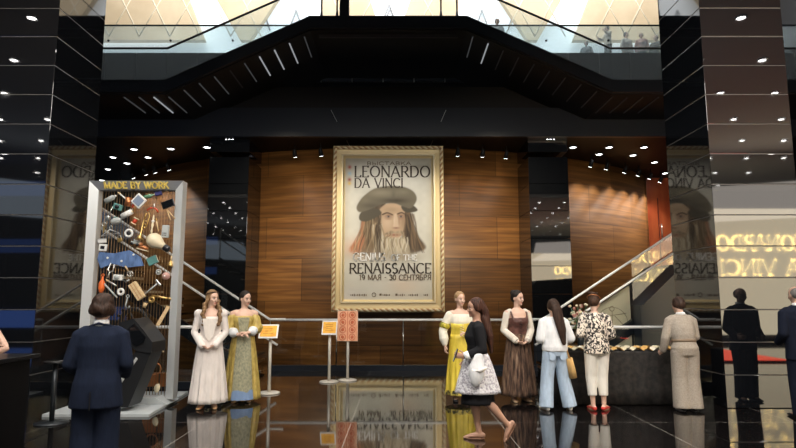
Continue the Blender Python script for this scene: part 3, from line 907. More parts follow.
    blob(398, 250, 4, 9, (0.70, 0.61, 0.45), 0.5); blob(382, 252, 2.2, 10, (0.26, 0.18, 0.10), 0.6); blob(391, 252, 1.6, 9, (0.34, 0.25, 0.15), 0.5); blob(407, 252, 3, 8, (0.22, 0.15, 0.09), 0.6)
    blob(376, 240, 1.2, 12, (0.42, 0.32, 0.19), 0.7); blob(369, 240, 1.6, 11, (0.09, 0.06, 0.035), 0.6)
    # wavy strands over hair and beard
    def stroke(pts, w, col, al):
        d = np.full(x.shape, 1e9); n = len(pts)
        for i in range(n - 1):
            (ax, ay), (bx, by) = pts[i], pts[i + 1]; ex, ey = bx - ax, by - ay
            t = np.clip(((x - ax) * ex + (y - ay) * ey) / (ex * ex + ey * ey + 1e-9), 0, 1)
            d = np.minimum(d, np.hypot(x - ax - ex * t, y - ay - ey * t))
        mix(col, al * np.exp(-(d / w) ** 2))
    rs = np.random.RandomState(11)
    def strands(n, top, bot, y0, y1, wav, tones, w=(0.4, 0.8), al=0.75):
        for i in range(n):
            f = (i + rs.rand()) / n; xa = top[0] + (top[1] - top[0]) * f; xb = bot[0] + (bot[1] - bot[0]) * f
            ph = rs.rand() * 6.28; k = rs.uniform(.8, 1.3); ys = np.linspace(y0 + rs.uniform(-1.5, 1.5), y1 + rs.uniform(-5, 2), 9)
            pts = [(xa + (xb - xa) * t ** 1.2 + wav * math.sin(k * 5.5 * t + ph), yy) for t, yy in zip(np.linspace(0, 1, 9), ys)]
            stroke(pts, rs.uniform(*w), tones[rs.randint(len(tones))], al)
    dk, md, lt_, pl_ = (0.055, 0.035, 0.02), (0.20, 0.13, 0.07), (0.42, 0.31, 0.18), (0.66, 0.56, 0.40)
    strands(20, (363, 381), (353, 377), 219, 255, 1.3, [dk, dk, md, md, lt_, (0.42, 0.17, 0.08)])
    strands(14, (375, 383), (374, 388), 226, 260, 1.6, [lt_, pl_, pl_, md, dk], al=0.8)
    strands(14, (405, 414), (406, 425), 215, 253, 1.2, [dk, dk, dk, md, md])
    strands(26, (384, 407), (382, 409), 240, 264, 1.5, [pl_, pl_, lt_, md, (0.74, 0.67, 0.52)], al=0.7)
    strands(8, (388, 405), (385, 407), 234.5, 240, .6, [lt_, md], (0.4, .6))
    for sx, ex_ in ((381.5, 380), (379.8, 378)): stroke([(sx, 214), (sx - .8, 226), (ex_, 240), (ex_ + 1, 254)], 1.1, dk, 0.8)
    # beret: flap at the side, band, broad crown
    shape([(361, 215), (368, 209), (380, 211), (381, 216), (372, 221), (366, 223), (360.5, 221)], (0.09, 0.074, 0.048), 0.8)
    shape([(402, 207), (412, 206), (418, 211), (414, 213.5), (405, 213)], (0.075, 0.062, 0.04), 0.8)
    shape([(357.5, 209.5), (360, 203), (366, 196), (376, 189.5), (390, 187), (404, 188), (413, 192), (417, 198), (416, 204), (411, 209.5), (404, 208), (394, 204.5), (382, 206), (370, 211), (361, 213.5)], (0.145, 0.12, 0.078), 0.9)
    blob(382, 194, 13, 4, (0.27, 0.23, 0.155), 0.75); blob(403, 193, 7, 3, (0.21, 0.18, 0.12), 0.7); blob(396, 202, 12, 2.4, (0.05, 0.04, 0.026), 0.85); blob(372, 207, 9, 2.4, (0.09, 0.075, 0.05), 0.75); blob(394, 196.5, 2, 5, (0.11, 0.095, 0.06), 0.5); blob(366, 201, 5, 3, (0.19, 0.16, 0.105), 0.5)
    # parchment fades over the lower edge of the figure
    C2 = base * (0.92 + 0.12 * n1)[..., None]
    a = smooth(250, 268, y)[..., None]
    C = C * (1 - a) + C2 * a
    blob(370, 256.5, 17, 5.5, (0.27, 0.20, 0.13), 0.7); blob(404, 257.5, 16, 5, (0.32, 0.25, 0.165), 0.65)
    blob(404, 286, 16, 9, (0.72, 0.50, 0.33), 0.4); blob(352, 296, 12, 8, (0.66, 0.62, 0.60), 0.5)
    # coloured dots beside the title
    for cy_, c in ((168, (0.42, 0.08, 0.06)), (174.5, (0.35, 0.50, 0.62)), (180.8, (0.33, 0.07, 0.05)), (184.5, (0.62, 0.42, 0.12))):
        blob(350.3, cy_, 1.8, 1.9, c, 1.0)
    return np.clip(C, 0, 1)

def poster():
    Y = 19.9
    tl, br = P(334, 147, Y), P(444.5, 312, Y)
    cx, cz = (tl.x + br.x) / 2, (tl.z + br.z) / 2; W, H = br.x - tl.x, tl.z - br.z
    r = empty('framed_poster', (cx, Y, br.z), 'huge gilt framed exhibition poster of a bearded man hung before the wood wall', 'poster')
    O = Vector(r.location)
    px = lambda u, v: P(u, v, Y) - O
    # canvas grid with the print as a colour attribute
    nx, ny = 200, 330
    c0, c1 = px(344.5, 157.5), px(433.5, 304.5)
    xs = np.linspace(c0.x, c1.x, nx); zs = np.linspace(c1.z, c0.z, ny)
    vs = [(a, -0.02, b) for b in zs for a in xs]
    fs = [(j * nx + i, j * nx + i + 1, (j + 1) * nx + i + 1, (j + 1) * nx + i) for j in range(ny - 1) for i in range(nx - 1)]
    me = bpy.data.meshes.new('canvas'); me.from_pydata(vs, [], fs); me.update()
    col = poster_print(W, H, nx, ny).reshape(-1, 3)
    at = me.color_attributes.new('print', 'FLOAT_COLOR', 'POINT')
    at.data.foreach_set('color', np.concatenate([col, np.ones((len(col), 1))], 1).astype(np.float32).ravel())
    m, nt, b = nodes('printed_canvas'); a = nt.nodes.new('ShaderNodeVertexColor'); a.layer_name = 'print'
    nt.links.new(a.outputs[0], b.inputs['Base Color']); b.inputs['Roughness'].default_value = 0.75
    me.materials.append(m)
    cv = bpy.data.objects.new('canvas', me); COL.objects.link(cv); cv.parent = r
    bk = MB(); bk.box((0, 0.05, H / 2), (W - 0.2, 0.08, H - 0.2)); bk.build('backing_board', M['black'], r)
    # lettering
    def text(s, u0, u1, v0, v1, m, wt, con=0.55, serif=True, y=-0.03):
        a, b2 = px(u0, v1), px(u1, v0); t = MB(); lettering(t, s, a.x, b2.x, a.z, b2.z, y, wt, con, serif, 0.008)
        t.build('lettering', m, cv)
    text('ВЫСТАВКА', 367, 411, 162, 165.2, M['ink_soft'], 0.2, 0.2, False)
    text('LEONARDO', 354.5, 430, 166.4, 177.2, M['ink'], 0.15, 0.5)
    text('DA VINCI', 354.5, 403, 178.6, 187.8, M['ink'], 0.15, 0.5)
    text('GENIUS', 353, 385.5, 253, 260.8, M['ink_white'], 0.17, 0.4, y=-0.034)
    text('OF THE', 391, 417, 254.6, 260.4, M['ink_white'], 0.19, 0.3, y=-0.034)
    text('RENAISSANCE', 349.5, 431, 263.4, 273.2, M['ink'], 0.16, 0.5, y=-0.034)
    text('19 МАЯ - 30 СЕНТЯБРЯ', 359.5, 431, 274.8, 280, M['ink_soft'], 0.17, 0.3, False, y=-0.034)
    # sponsor line
    lg = MB()
    for u0, u1 in ((351, 368), (383, 391), (399, 406), (409, 419), (424, 429)):
        n = int((u1 - u0) / 1.6); 
        for i in range(n):
            a = px(u0 + i * (u1 - u0) / n, 295); lg.box((a.x, -0.032, a.z), (0.035, 0.006, 0.035 + 0.02 * ((i * 7) % 3)))
    for u in (380.5, 396.5): a = px(u, 294.7); lg.box((a.x, -0.032, a.z), (0.075, 0.006, 0.075))
    a = px(374, 294.7); lg.torus((a.x, -0.032, a.z), 0.065, 0.012, Matrix.Rotation(rad(90), 3, 'X'), 18, 5)
    lg.build('logo_line', M['ink_soft'], cv)
    # frame: four mitred mouldings, inner slip, twisted rope border, corner blocks
    fw = 0.42
    def member(x0, z0, x1, z1, nx_, nz_):
        # profile steps inward along n
        prof = [(0.0, 0.0), (0.0, -0.16), (0.10, -0.19), (0.13, -0.12), (0.27, -0.10), (0.29, -0.15), (0.33, -0.15), (0.36, -0.06), (fw, -0.03), (fw, 0.0)]
        d = Vector((x1 - x0, 0, z1 - z0)).normalized()
        A = [Vector((x0, q, z0)) + Vector((nx_, 0, nz_)) * p + d * p for p, q in prof]
        B = [Vector((x1, q, z1)) + Vector((nx_, 0, nz_)) * p - d * p for p, q in prof]
        mb = MB(); mb.rings([A, B], smooth=False); mb.build('frame_moulding', M['gold'], r)
    w, hgt = W / 2, H
    member(-w, 0, -w, hgt, 1, 0); member(w, hgt, w, 0, -1, 0); member(-w, hgt, w, hgt, 0, -1); member(w, 0, -w, 0, 0, 1)
    sl = MB()
    for (x, z, sx, sz) in ((-w + 0.33, hgt / 2, 0.035, hgt - 0.66), (w - 0.33, hgt / 2, 0.035, hgt - 0.66), (0, 0.33, W - 0.66, 0.035), (0, hgt - 0.33, W - 0.66, 0.035)):
        sl.box((x, -0.16, z), (sx, 0.03, sz))
    sl.build('inner_slip', M['gold_light'], r)
    for (a, b2) in (((-w + .07, 0.07), (-w + .07, hgt - .07)), ((w - .07, 0.07), (w - .07, hgt - .07)), ((-w + .07, hgt - .07), (w - .07, hgt - .07)), ((-w + .07, .07), (w - .07, .07))):
        rp = MB(); L = math.hypot(b2[0] - a[0], b2[1] - a[1]); d = Vector((b2[0] - a[0], 0, b2[1] - a[1])) / L
        s = Vector((d.z, 0, -d.x)); turns = L / 0.20
        for ph, mi in ((0, 0), (math.pi, 1)):
            n = int(turns * 8)
            rp.tube([Vector((a[0], -0.18, a[1])) + d * (L * i / n) + s * 0.026 * math.cos(2 * math.pi * turns * i / n + ph) + Vector((0, 0.026 * math.sin(2 * math.pi * turns * i / n + ph), 0)) for i in range(n + 1)], 0.034, 6, hint=(0, 1, 0), mi=mi)
        rp.build('rope_border', [M['gold_light'], M['rope_red']], r)
    # hanging wires
    for u, uu in ((350, 331), (430, 446)):
        wv = MB(); a = px(u, 147); q = P(uu, 110, 18.9) - O; wv.tube([a, q], 0.008, 5); wv.build('hanging_wire', M['steel'], r)
poster()

# ================================================================ SMALL SIGN STANDS
M['sign_white'] = mat('white_card', (0.82, 0.80, 0.76), 0.6)
M['sign_orange'] = tex_mat('orange_print', [(0.35, (0.85, 0.38, 0.02)), (0.7, (0.95, 0.55, 0.06))], (18, 18, 18), rough=0.5)
M['stand_pole'] = mat('cream_metal', (0.66, 0.62, 0.54), 0.4, 0.2)
def sign_stand(u, vb, ub0, ub1, vt0, vt1, Y, label, mats, tilt=0.5):
    b = P(u, vb, Y); r = empty('sign_stand', (b.x, Y, 0), label, 'sign', group='sign stands before the wood wall')
    p0, p1 = P(ub0, vt1, Y) - Vector((b.x, Y, 0)), P(ub1, vt0, Y) - Vector((b.x, Y, 0))
    bs = MB(); bs.lathe([(0.001, 0.0), (0.18, 0.0), (0.18, 0.018), (0.16, 0.026), (0.03, 0.03), (0.001, 0.03)], 28); bs.build('base', M['stand_pole'], r)
    zt = (p0.z + p1.z) / 2
    po = MB(); po.tube([(0, 0, 0.02), (0, 0, zt)], 0.028, 12); po.build('pole', M['stand_pole'], r)
    w = p1.x - p0.x; hh = (p1.z - p0.z) / math.cos(tilt); c = Vector(((p0.x + p1.x) / 2, -0.045, zt))
    R = (-tilt, 0, 0)
    bd = MB(); bd.box(c, (w, 0.02, hh), R, bevel=0.004); bo = bd.build('board', M['sign_white'], r)
    up = Euler(R).to_matrix(); n = up @ Vector((0, -1, 0))
    return r, bo, c + n * 0.012, w, hh, R, up
for a in ((269, 393.5, 259.6, 279, 324.6, 338, 9.9, 'white edged orange card on a pole beside the gold gowned woman'),
          (329, 382, 322.2, 337.6, 320.8, 334.6, 11.2, 'white edged orange card on a pole next to the tall patterned panel')):
    r, bo, c, w, hh, R, up = sign_stand(*a, None)
    f = MB(); f.box(c, (w * 0.84, 0.006, hh * 0.78), R); f.build('print', M['sign_orange'], bo)
    t = MB()
    for i in range(4): t.box(c + up @ Vector((-w * 0.04 + 0.01 * (i % 2), -0.004, hh * (0.2 - 0.13 * i))), (w * (0.5 - 0.08 * (i % 3)), 0.003, hh * 0.03), R)
    t.build('print_lines', mat('orange_dark_print', (0.55, 0.20, 0.01), 0.6), bo)
r, bo, c, w, hh, R, up = sign_stand(347.5, 379.5, 337.4, 358.2, 310.8, 341, 11.4, 'tall pink and orange panel with eight round motifs on a pole', None, 0.08)
f = MB(); f.box(c, (w * 0.99, 0.006, hh * 0.99), R); f.build('print', tex_mat('pink_orange_print', [(0.3, (0.80, 0.36, 0.19)), (0.7, (0.88, 0.52, 0.33))], (9, 9, 9), rough=0.6), bo)
t = MB()
for i in range(2):
    for j in range(4):
        q = c + up @ Vector(((i - 0.5) * w * 0.46, -0.008, (1.5 - j) * hh * 0.24))
        t.torus(q, 0.058, 0.008, Euler(R).to_matrix() @ Matrix.Rotation(rad(90), 3, 'X'), 18, 5); t.ell(q, (0.03, 0.004, 0.035), (R[0], 0.5 * (-1) ** (i + j), 0), 8, 5)
t.box(c + up @ Vector((0, -0.006, 0)), (0.012, 0.004, hh * 0.96), R)
t.build('print_motif', mat('rust_print', (0.62, 0.15, 0.06), 0.6), bo)

# ================================================================ KIOSK: tall aluminium frame full of hanging objects
M['alu'] = mat('pale_aluminium', (0.66, 0.68, 0.68), 0.38, 0.35)
M['alu_grey'] = mat('grey_aluminium', (0.30, 0.31, 0.33), 0.4, 0.4)
M['plinth'] = mat('pale_grey_plinth', (0.42, 0.45, 0.46), 0.5)
KX0, KX1, KY, KH = -4.84, -3.37, 8.95, 3.41
kiosk = empty('display_case', ((KX0 + KX1) / 2, KY, 0), 'tall aluminium display frame full of hanging everyday objects with gold lettering on top', 'display')
KO = Vector(kiosk.location)
def kframe():
    w = (KX1 - KX0) / 2; t = 0.13; d = 0.09
    def member(poly_o, poly_i, m, name):
        # outer edge a->b, inner edge c->d (front is splayed inward)
        a, b = [Vector((x, -d, z)) for x, z in poly_o]; c, e = [Vector((x, -d + 0.05, z)) for x, z in poly_i]
        k = Vector((0, 1, 0)); vs = [a, b, e, c, a + k * 2 * d, b + k * 2 * d, e + k * (2 * d - 0.05), c + k * (2 * d - 0.05)]
        mb = MB(); mb.add(vs, [(0, 1, 2, 3), (7, 6, 5, 4), (0, 4, 5, 1), (3, 2, 6, 7), (0, 3, 7, 4), (1, 5, 6, 2)], 0, False); return mb.build(name, m, kiosk)
    member([(-w, 0.08), (-w, KH)], [(-w + t, 0.08), (-w + t, KH - 0.14)], M['alu'], 'side_post')
    member([(w, KH), (w, 0.08)], [(w - t, KH - 0.14), (w - t, 0.08)], M['alu'], 'side_post')
    top = member([(-w, KH), (w, KH)], [(-w + t, KH - 0.14), (w - t, KH - 0.14)], M['alu_grey'], 'top_rail')
    lt = MB(); lettering(lt, 'MADE BY WORK', -w + 0.23, w - 0.23, KH - 0.118, KH - 0.022, 0, 0.2, 0.3, False, 0.02)
    # lay the letters on the splayed face of the top rail
    for p in lt.v: p.y = -d - 0.006 + (KH - p.z) / 0.14 * 0.05 + p.y
    lt.build('lettering', mat('gold_letters', (0.85, 0.66, 0.16), 0.45, 0.0), top)
    pl = MB(); pl.add([(-w + 0.05, -0.95, 0), (w + 0.02, -0.95, 0), (w - 0.14, 0.95, 0), (-w + 0.05, 0.95, 0), (-w + 0.05, -0.95, 0.035), (w + 0.02, -0.95, 0.035), (w - 0.14, 0.95, 0.035), (-w + 0.05, 0.95, 0.035)], [(3, 2, 1, 0), (4, 5, 6, 7), (0, 1, 5, 4), (1, 2, 6, 5), (2, 3, 7, 6), (3, 0, 4, 7)], 0, False)
    pl.build('plinth', M['plinth'], kiosk)
    ft = MB(); ft.prism([(-w + 0.02, 0.035), (w - 0.02, 0.035), (w - 0.2, 0.13), (-w + 0.2, 0.13)], -0.24, 0.24); ft.build('foot_beam', M['plinth'], kiosk)
    for i in range(26):
        x = -w + t + 0.02 + (2 * w - 2 * t - 0.04) * (i + 0.5) / 26
        q = MB(); q.tube([(x, 0.02, 0.1), (x, 0.02, KH - 0.13)], 0.0045, 5); q.build('hanging_rod', mat('brown_rod', (0.30, 0.19, 0.09), 0.35, 0.5) if i == 0 else bpy.data.materials['brown_rod'], kiosk)
kframe()

HM = dict(white=mat('white_enamel', (0.75, 0.75, 0.72), 0.4), black=mat('black_plastic', (0.012, 0.012, 0.015), 0.35), brass=mat('brass', (0.68, 0.46, 0.17), 0.28, 0.9), cream=mat('cream_ceramic', (0.72, 0.63, 0.44), 0.4),
          grey=mat('grey_plastic', (0.42, 0.45, 0.44), 0.45), blue=cloth('denim_blue', (0.10, 0.17, 0.34), 0.3, 20), teal=mat('teal_cover', (0.10, 0.26, 0.24), 0.5), green=mat('green_glass', (0.12, 0.28, 0.17), 0.2), orange=mat('orange_plastic', (0.85, 0.17, 0.03), 0.4),
          red=mat('red_plastic', (0.62, 0.07, 0.03), 0.4), navy=mat('navy_card', (0.03, 0.03, 0.14), 0.5), wood=tex_mat('pale_pine', [(0.3, (0.58, 0.40, 0.20)), (0.7, (0.76, 0.58, 0.34))], (6, 6, 40), rough=0.6), steel=M['steel'], slate=mat('blue_grey_print', (0.20, 0.25, 0.34), 0.5), pink=mat('dull_pink', (0.50, 0.30, 0.26), 0.5), copper=mat('copper', (0.55, 0.22, 0.09), 0.35, 0.8))
def hang(name, label, cat, u, v, build, ang=0.0, dy=-0.05):
    c = P(u, v, KY + dy); r = empty(name, c, label, cat, group='objects hanging in the display frame')
    r.rotation_euler = (0, rad(ang), 0)
    build(r)
    return r
px = 0.0157       # metres per photo pixel at the kiosk
def B(parent, name, m, fn):
    q = MB(); fn(q); return q.build(name, m, parent)
def boxy(w, hgt, d, m, extra=None):
    def f(r):
        B(r, 'body', HM[m], lambda q: q.box((0, 0, 0), (w * px, d, hgt * px), bevel=min(0.01, d / 4)))
        if extra: extra(r)
    return f
def rod(L, rr, m, m2=None):
    def f(r):
        B(r, 'shaft', HM[m], lambda q: q.tube([(0, 0, -L * px / 2), (0, 0, L * px / 2)], rr, 8))
        B(r, 'tip', HM[m2 or m], lambda q: q.tube([(0, 0, L * px / 2), (0, 0, L * px / 2 + 0.05)], [rr * 1.5, rr * 0.6], 8))
    return f
def ringy(R, t, m, hub=None):
    def f(r):
        B(r, 'ring', HM[m], lambda q: q.torus((0, 0, 0), R * px, t, Matrix.Rotation(rad(90), 3, 'X'), 22, 8))
        if hub: B(r, 'hub', HM[hub], lambda q: q.lathe([(R * px * 0.55, -0.02), (R * px * 0.55, 0.02), (0.001, 0.025)], 14, M=Matrix.Rotation(rad(90), 3, 'X')))
    return f
K = hang
K('picture_frame', 'white picture frame with grey blue print, hanging turned on its corner', 'picture', 139, 201, boxy(11.5, 11.5, 0.04, 'white', lambda r: B(r, 'print', HM['slate'], lambda q: q.box((0, -0.024, 0), (8.3 * px, 0.006, 8.3 * px)))), 42, -0.1)
K('tablet', 'black tablet hanging tilted near the top corner of the frame', 'tablet', 168, 204, boxy(12.5, 7.5, 0.03, 'black', lambda r: B(r, 'screen', M['pillar'], lambda q: q.box((0, -0.017, 0), (11 * px, 0.004, 6.2 * px)))), -20, -0.1)
K('paint_box', 'small navy box under the gold lettering', 'box', 158.5, 193.5, boxy(7, 4, 0.05, 'navy', lambda r: B(r, 'lid', HM['black'], lambda q: q.box((0, -0.01, 2.2 * px), (7.3 * px, 0.06, 0.8 * px)))), -12)
K('bottle', 'green glass bottle lying flat under the lettering', 'bottle', 149, 196, lambda r: (B(r, 'body', HM['green'], lambda q: q.lathe([(0.001, -.08), (.028, -.08), (.03, .02), (.012, .05), (.012, .08), (.001, .08)], 12)), B(r, 'cap', HM['cream'], lambda q: q.lathe([(.014, .08), (.014, .1), (.001, .1)], 10))), 75)
K('pliers', 'red handled pliers hanging open below the navy box', 'tool', 153.5, 207.5, lambda r: (B(r, 'handle', HM['red'], lambda q: (q.tube([(0, 0, 0), (.05, 0, -.02), (.09, 0, -.06)], .014, 8), q.tube([(0, 0, 0), (-.05, 0, -.02), (-.09, 0, -.06)], .014, 8))), B(r, 'jaw', HM['steel'], lambda q: q.tube([(0, 0, 0), (0, 0, .07)], [.022, .008], 8))), 10)
K('paint_brush', 'white long paint brush hanging diagonally near the top', 'brush', 126.5, 199.5, rod(17, 0.012, 'white', 'wood'), -50)
K('paper_roll', 'short white roll of paper lying slanted', 'paper roll', 127, 214, lambda r: (B(r, 'roll', HM['white'], lambda q: q.tube([(0, 0, -.085), (0, 0, .085)], .045, 14)), B(r, 'core', HM['cream'], lambda q: q.tube([(0, 0, -.09), (0, 0, .09)], .02, 10))), 62)
def trumpet(r):
    B(r, 'bell', HM['brass'], lambda q: q.lathe([(.012, .1), (.014, -.08), (.03, -.17), (.065, -.215), (.062, -.215), (.026, -.165)], 16))
    B(r, 'tubing', HM['brass'], lambda q: q.tube([(0, 0, .1), (.01, 0, .2), (.045, 0, .22), (.07, 0, .18), (.06, 0, .0), (.03, 0, -.04)], .011, 8))
    for i in range(3): B(r, 'valve', HM['brass'], lambda q: q.tube([(.02 + .01 * i, -.02, -.02 + .05 * i), (.055, -.02, -.02 + .05 * i)], .014, 8))
K('trumpet', 'brass trumpet hanging with its bell downward in the middle', 'instrument', 142.5, 226, trumpet, 10, -0.1)
K('spindle', 'turned cream spindle hanging upright beside the trumpet', 'spindle', 152.5, 225, lambda r: (B(r, 'shaft', HM['cream'], lambda q: q.lathe([(.006, -.17), (.018, -.1), (.01, -.05), (.024, 0), (.01, .06), (.016, .11), (.006, .16)], 10)), B(r, 'bead', HM['white'], lambda q: q.ell((0, 0, .06), (.025, .025, .025)))), 5)
def bulb(r):
    B(r, 'glass_bulb', HM['cream'], lambda q: q.lathe([(.001, -.20), (.07, -.185), (.112, -.13), (.118, -.07), (.09, .0), (.055, .06), (.045, .1)], 18))
    B(r, 'socket', HM['black'], lambda q: q.lathe([(.05, .1), (.055, .12), (.05, .15), (.055, .16), (.04, .185), (.001, .19)], 14))
K('light_bulb', 'big cream light bulb with black base hanging slanted', 'bulb', 159, 243.5, bulb, 122, -0.12)
K('telephone_handset', 'upright pale grey handset with keys above the bulb', 'telephone', 165.5, 231.5, boxy(6.5, 12.5, 0.06, 'grey', lambda r: [B(r, 'key', HM['black'], lambda q: q.box(((i - 1) * .022, -.033, -.03 - .03 * j), (.014, .006, .016))) for i in range(3) for j in range(2)]), 3)
K('loudspeaker', 'round loudspeaker with white rim and dark cone', 'loudspeaker', 128.8, 233.2, ringy(3.4, .018, 'white', 'black'), 0)
K('camera', 'teal compact camera hanging below the brush', 'camera', 118, 207, boxy(9, 6, 0.05, 'teal', lambda r: B(r, 'lens', HM['black'], lambda q: q.lathe([(.03, 0), (.03, .05), (.001, .05)], 12, (0, 0, 0), M=Matrix.Rotation(rad(90), 3, 'X')))), 18)
K('tea_pot', 'small pale green pot hanging left of the paper roll', 'pot', 116, 221, lambda r: (B(r, 'body', HM['grey'], lambda q: q.ell((0, 0, 0), (.085, .06, .055))), B(r, 'spout', HM['grey'], lambda q: q.tube([(.07, 0, 0), (.12, 0, .04)], [.02, .01], 8)), B(r, 'lid', HM['teal'], lambda q: q.ell((0, 0, .055), (.03, .03, .015)))), -15)
K('spray_can', 'grey silver can hanging near the left post, topmost there', 'can', 110, 199, lambda r: (B(r, 'body', HM['grey'], lambda q: q.lathe([(.001, -.08), (.04, -.08), (.04, .06), (.02, .08)], 14)), B(r, 'nozzle', HM['white'], lambda q: q.lathe([(.015, .08), (.015, .11), (.001, .11)], 10))), 60)
K('memory_card', 'white card with black slot, lower of the two pale squares near the left post', 'card', 103, 247.5, boxy(8, 7, 0.03, 'white', lambda r: B(r, 'slot', HM['black'], lambda q: q.box((0, -.018, 0), (4 * px, .006, 3 * px)))), 5)
K('soap_box', 'plain white small box, upper of the two pale squares near the left post', 'box', 102.3, 241, boxy(8, 4, 0.04, 'white', lambda r: B(r, 'lid', HM['grey'], lambda q: q.box((0, -.004, 2 * px), (8.1 * px, .045, .01)))), -4)
def denim(r):
    B(r, 'cloth', HM['blue'], lambda q: q.prism([(-.36, -.02), (-.34, .10), (-.1, .07), (.12, .12), (.3, .02), (.36, -.12), (.1, -.15), (-.12, -.09), (-.3, -.16)], -.015, .015))
    B(r, 'button', HM['white'], lambda q: [q.ell((x, -.02, z), (.018, .008, .018)) for x, z in ((.02, -.05), (.2, .05), (-.2, 0))])
K('denim_garment', 'blue denim garment spread across the middle of the frame', 'garment', 121, 258, denim, 0, -0.03)
K('notebook', 'green teal notebook tilted beside the denim', 'notebook', 152.5, 260.5, boxy(10, 8, 0.03, 'teal', lambda r: B(r, 'pages', HM['cream'], lambda q: q.box((0, .004, .1 * px), (10.3 * px, .018, 7.6 * px)))), -25)
K('squeeze_bottle', 'bright orange bottle shape hanging upright near the left post', 'bottle', 101.8, 285, lambda r: (B(r, 'body', HM['orange'], lambda q: q.lathe([(.001, -.12), (.03, -.11), (.045, -.05), (.045, .03), (.02, .08), (.012, .13), (.001, .13)], 14)), B(r, 'hook', HM['steel'], lambda q: q.tube([(0, 0, -.12), (.0, 0, -.17), (.03, 0, -.18)], .006, 6)), B(r, 'ring', HM['orange'], lambda q: q.torus((0, 0, .15), .02, .006, Matrix.Rotation(rad(90), 3, 'X'), 12, 5))), 3)
K('video_camera', 'white boxy video camera with glowing lens right of the orange bottle', 'camera', 118.5, 277.5, boxy(9, 5.5, 0.08, 'white', lambda r: (B(r, 'lens', HM['grey'], lambda q: q.lathe([(.035, 0), (.035, .07), (.001, .06)], 14, M=Matrix.Rotation(rad(90), 3, 'X'))), B(r, 'grip', HM['grey'], lambda q: q.tube([(.07, 0, -.03), (.12, 0, -.06), (.17, 0, -.02)], .014, 8)))), 4)
K('washer', 'thick white washer hanging left of the pine block', 'washer', 120.8, 291.8, ringy(2.6, .02, 'white'), 0)
K('pine_block', 'pale pine block with two grooves hanging slanted', 'wood block', 137, 291, lambda r: (B(r, 'block', HM['wood'], lambda q: q.box((0, 0, 0), (8 * px, .07, 18 * px), bevel=.008)), B(r, 'groove', HM['copper'], lambda q: [q.box((x, -.036, 0), (.008, .004, 17 * px)) for x in (-.02, .025)])), -35, -0.12)
K('hammer', 'steel hammer hanging diagonally beside the pine block', 'tool', 152, 288, lambda r: (B(r, 'handle', HM['grey'], lambda q: q.tube([(0, 0, -.16), (0, 0, .1)], .011, 8)), B(r, 'head', HM['steel'], lambda q: q.box((0, 0, .12), (.11, .035, .035), bevel=.006))), 48, -0.1)
K('brass_ring', 'brass ring with a hole below the hammer', 'ring', 151.5, 299.5, ringy(2.2, .02, 'brass'), 0)
K('ruler', 'long cream wooden ruler hanging slanted near the right post', 'ruler', 163, 316, lambda r: (B(r, 'body', HM['wood'], lambda q: q.box((0, 0, 0), (3.4 * px, .015, 21 * px))), B(r, 'scale', HM['copper'], lambda q: [q.box((-.018, -.009, z * .03), (.012, .003, .004)) for z in range(-5, 6)])), 28)
K('cream_purse', 'cream oval purse hanging low near the right post', 'purse', 157, 388, lambda r: (B(r, 'body', HM['cream'], lambda q: q.ell((0, 0, 0), (.045, .03, .07))), B(r, 'clasp', HM['brass'], lambda q: q.box((0, 0, .07), (.03, .02, .01)))), 12)
K('rubber_ball', 'dull pink ball near the right post', 'ball', 166, 276, lambda r: (B(r, 'ball', HM['pink'], lambda q: q.ell((0, 0, 0), (.06, .06, .06))), B(r, 'valve', HM['white'], lambda q: q.ell((0, -.058, 0), (.012, .006, .012)))), 0)
K('dial', 'small grey dial above the hammer', 'dial', 158.5, 272, ringy(2.2, .012, 'grey', 'grey'), 0)
K('brass_pipe', 'brass pipe hanging level near the right post', 'pipe', 160, 297, rod(16, .015, 'brass'), 100)
K('adjustable_wrench', 'grey wrench hanging diagonally under the orange bottle side', 'tool', 111, 291, rod(18, .013, 'grey', 'steel'), -45)
K('steel_file', 'short steel file right of the orange bottle, above the wrench', 'tool', 112.5, 283.5, rod(9, .012, 'steel', 'wood'), -60)
K('tuning_fork', 'curved steel fork between denim and orange bottle', 'tool', 110.5, 270, lambda r: (B(r, 'prong', HM['steel'], lambda q: q.tube([(-.03, 0, .1), (-.04, 0, .0), (0, 0, -.04), (.04, 0, .0), (.03, 0, .1)], .009, 8)), B(r, 'shaft', HM['steel'], lambda q: q.tube([(0, 0, -.04), (0, 0, -.13)], .01, 8))), 18)
K('copper_tray', 'reddish copper can hanging under the brush', 'can', 128.5, 190 + 12, lambda r: (B(r, 'body', HM['copper'], lambda q: q.lathe([(.001, -.07), (.05, -.07), (.055, .07), (.05, .07), (.045, -.06)], 14)), B(r, 'handle', HM['copper'], lambda q: q.torus((.06, 0, 0), .03, .007, Matrix.Rotation(rad(90), 3, 'X'), 12, 5))), 8, -0.05)
K('wooden_peg', 'thin wooden peg hanging upright right of the trumpet bell', 'peg', 157.5, 226, rod(11, .011, 'wood', 'brass'), -14)
K('pair_of_tongs', 'pale wooden tongs hanging near the right post under the tablet', 'tool', 170, 214.5, lambda r: (B(r, 'arm', HM['wood'], lambda q: q.tube([(0, 0, .1), (.03, 0, -.1)], .01, 8)), B(r, 'arm', HM['wood'], lambda q: q.tube([(0, 0, .1), (-.04, 0, -.08)], .01, 8))), -35)
K('leather_shoe', 'brown shoe with pale sole below the bulb', 'shoe', 143, 247.5, lambda r: (B(r, 'upper', HM['copper'], lambda q: (q.ell((0, 0, 0), (.09, .035, .035)), q.ell((-.05, 0, .03), (.035, .035, .04)))), B(r, 'sole', HM['cream'], lambda q: q.box((0, 0, -.035), (.18, .06, .015)))), 15)
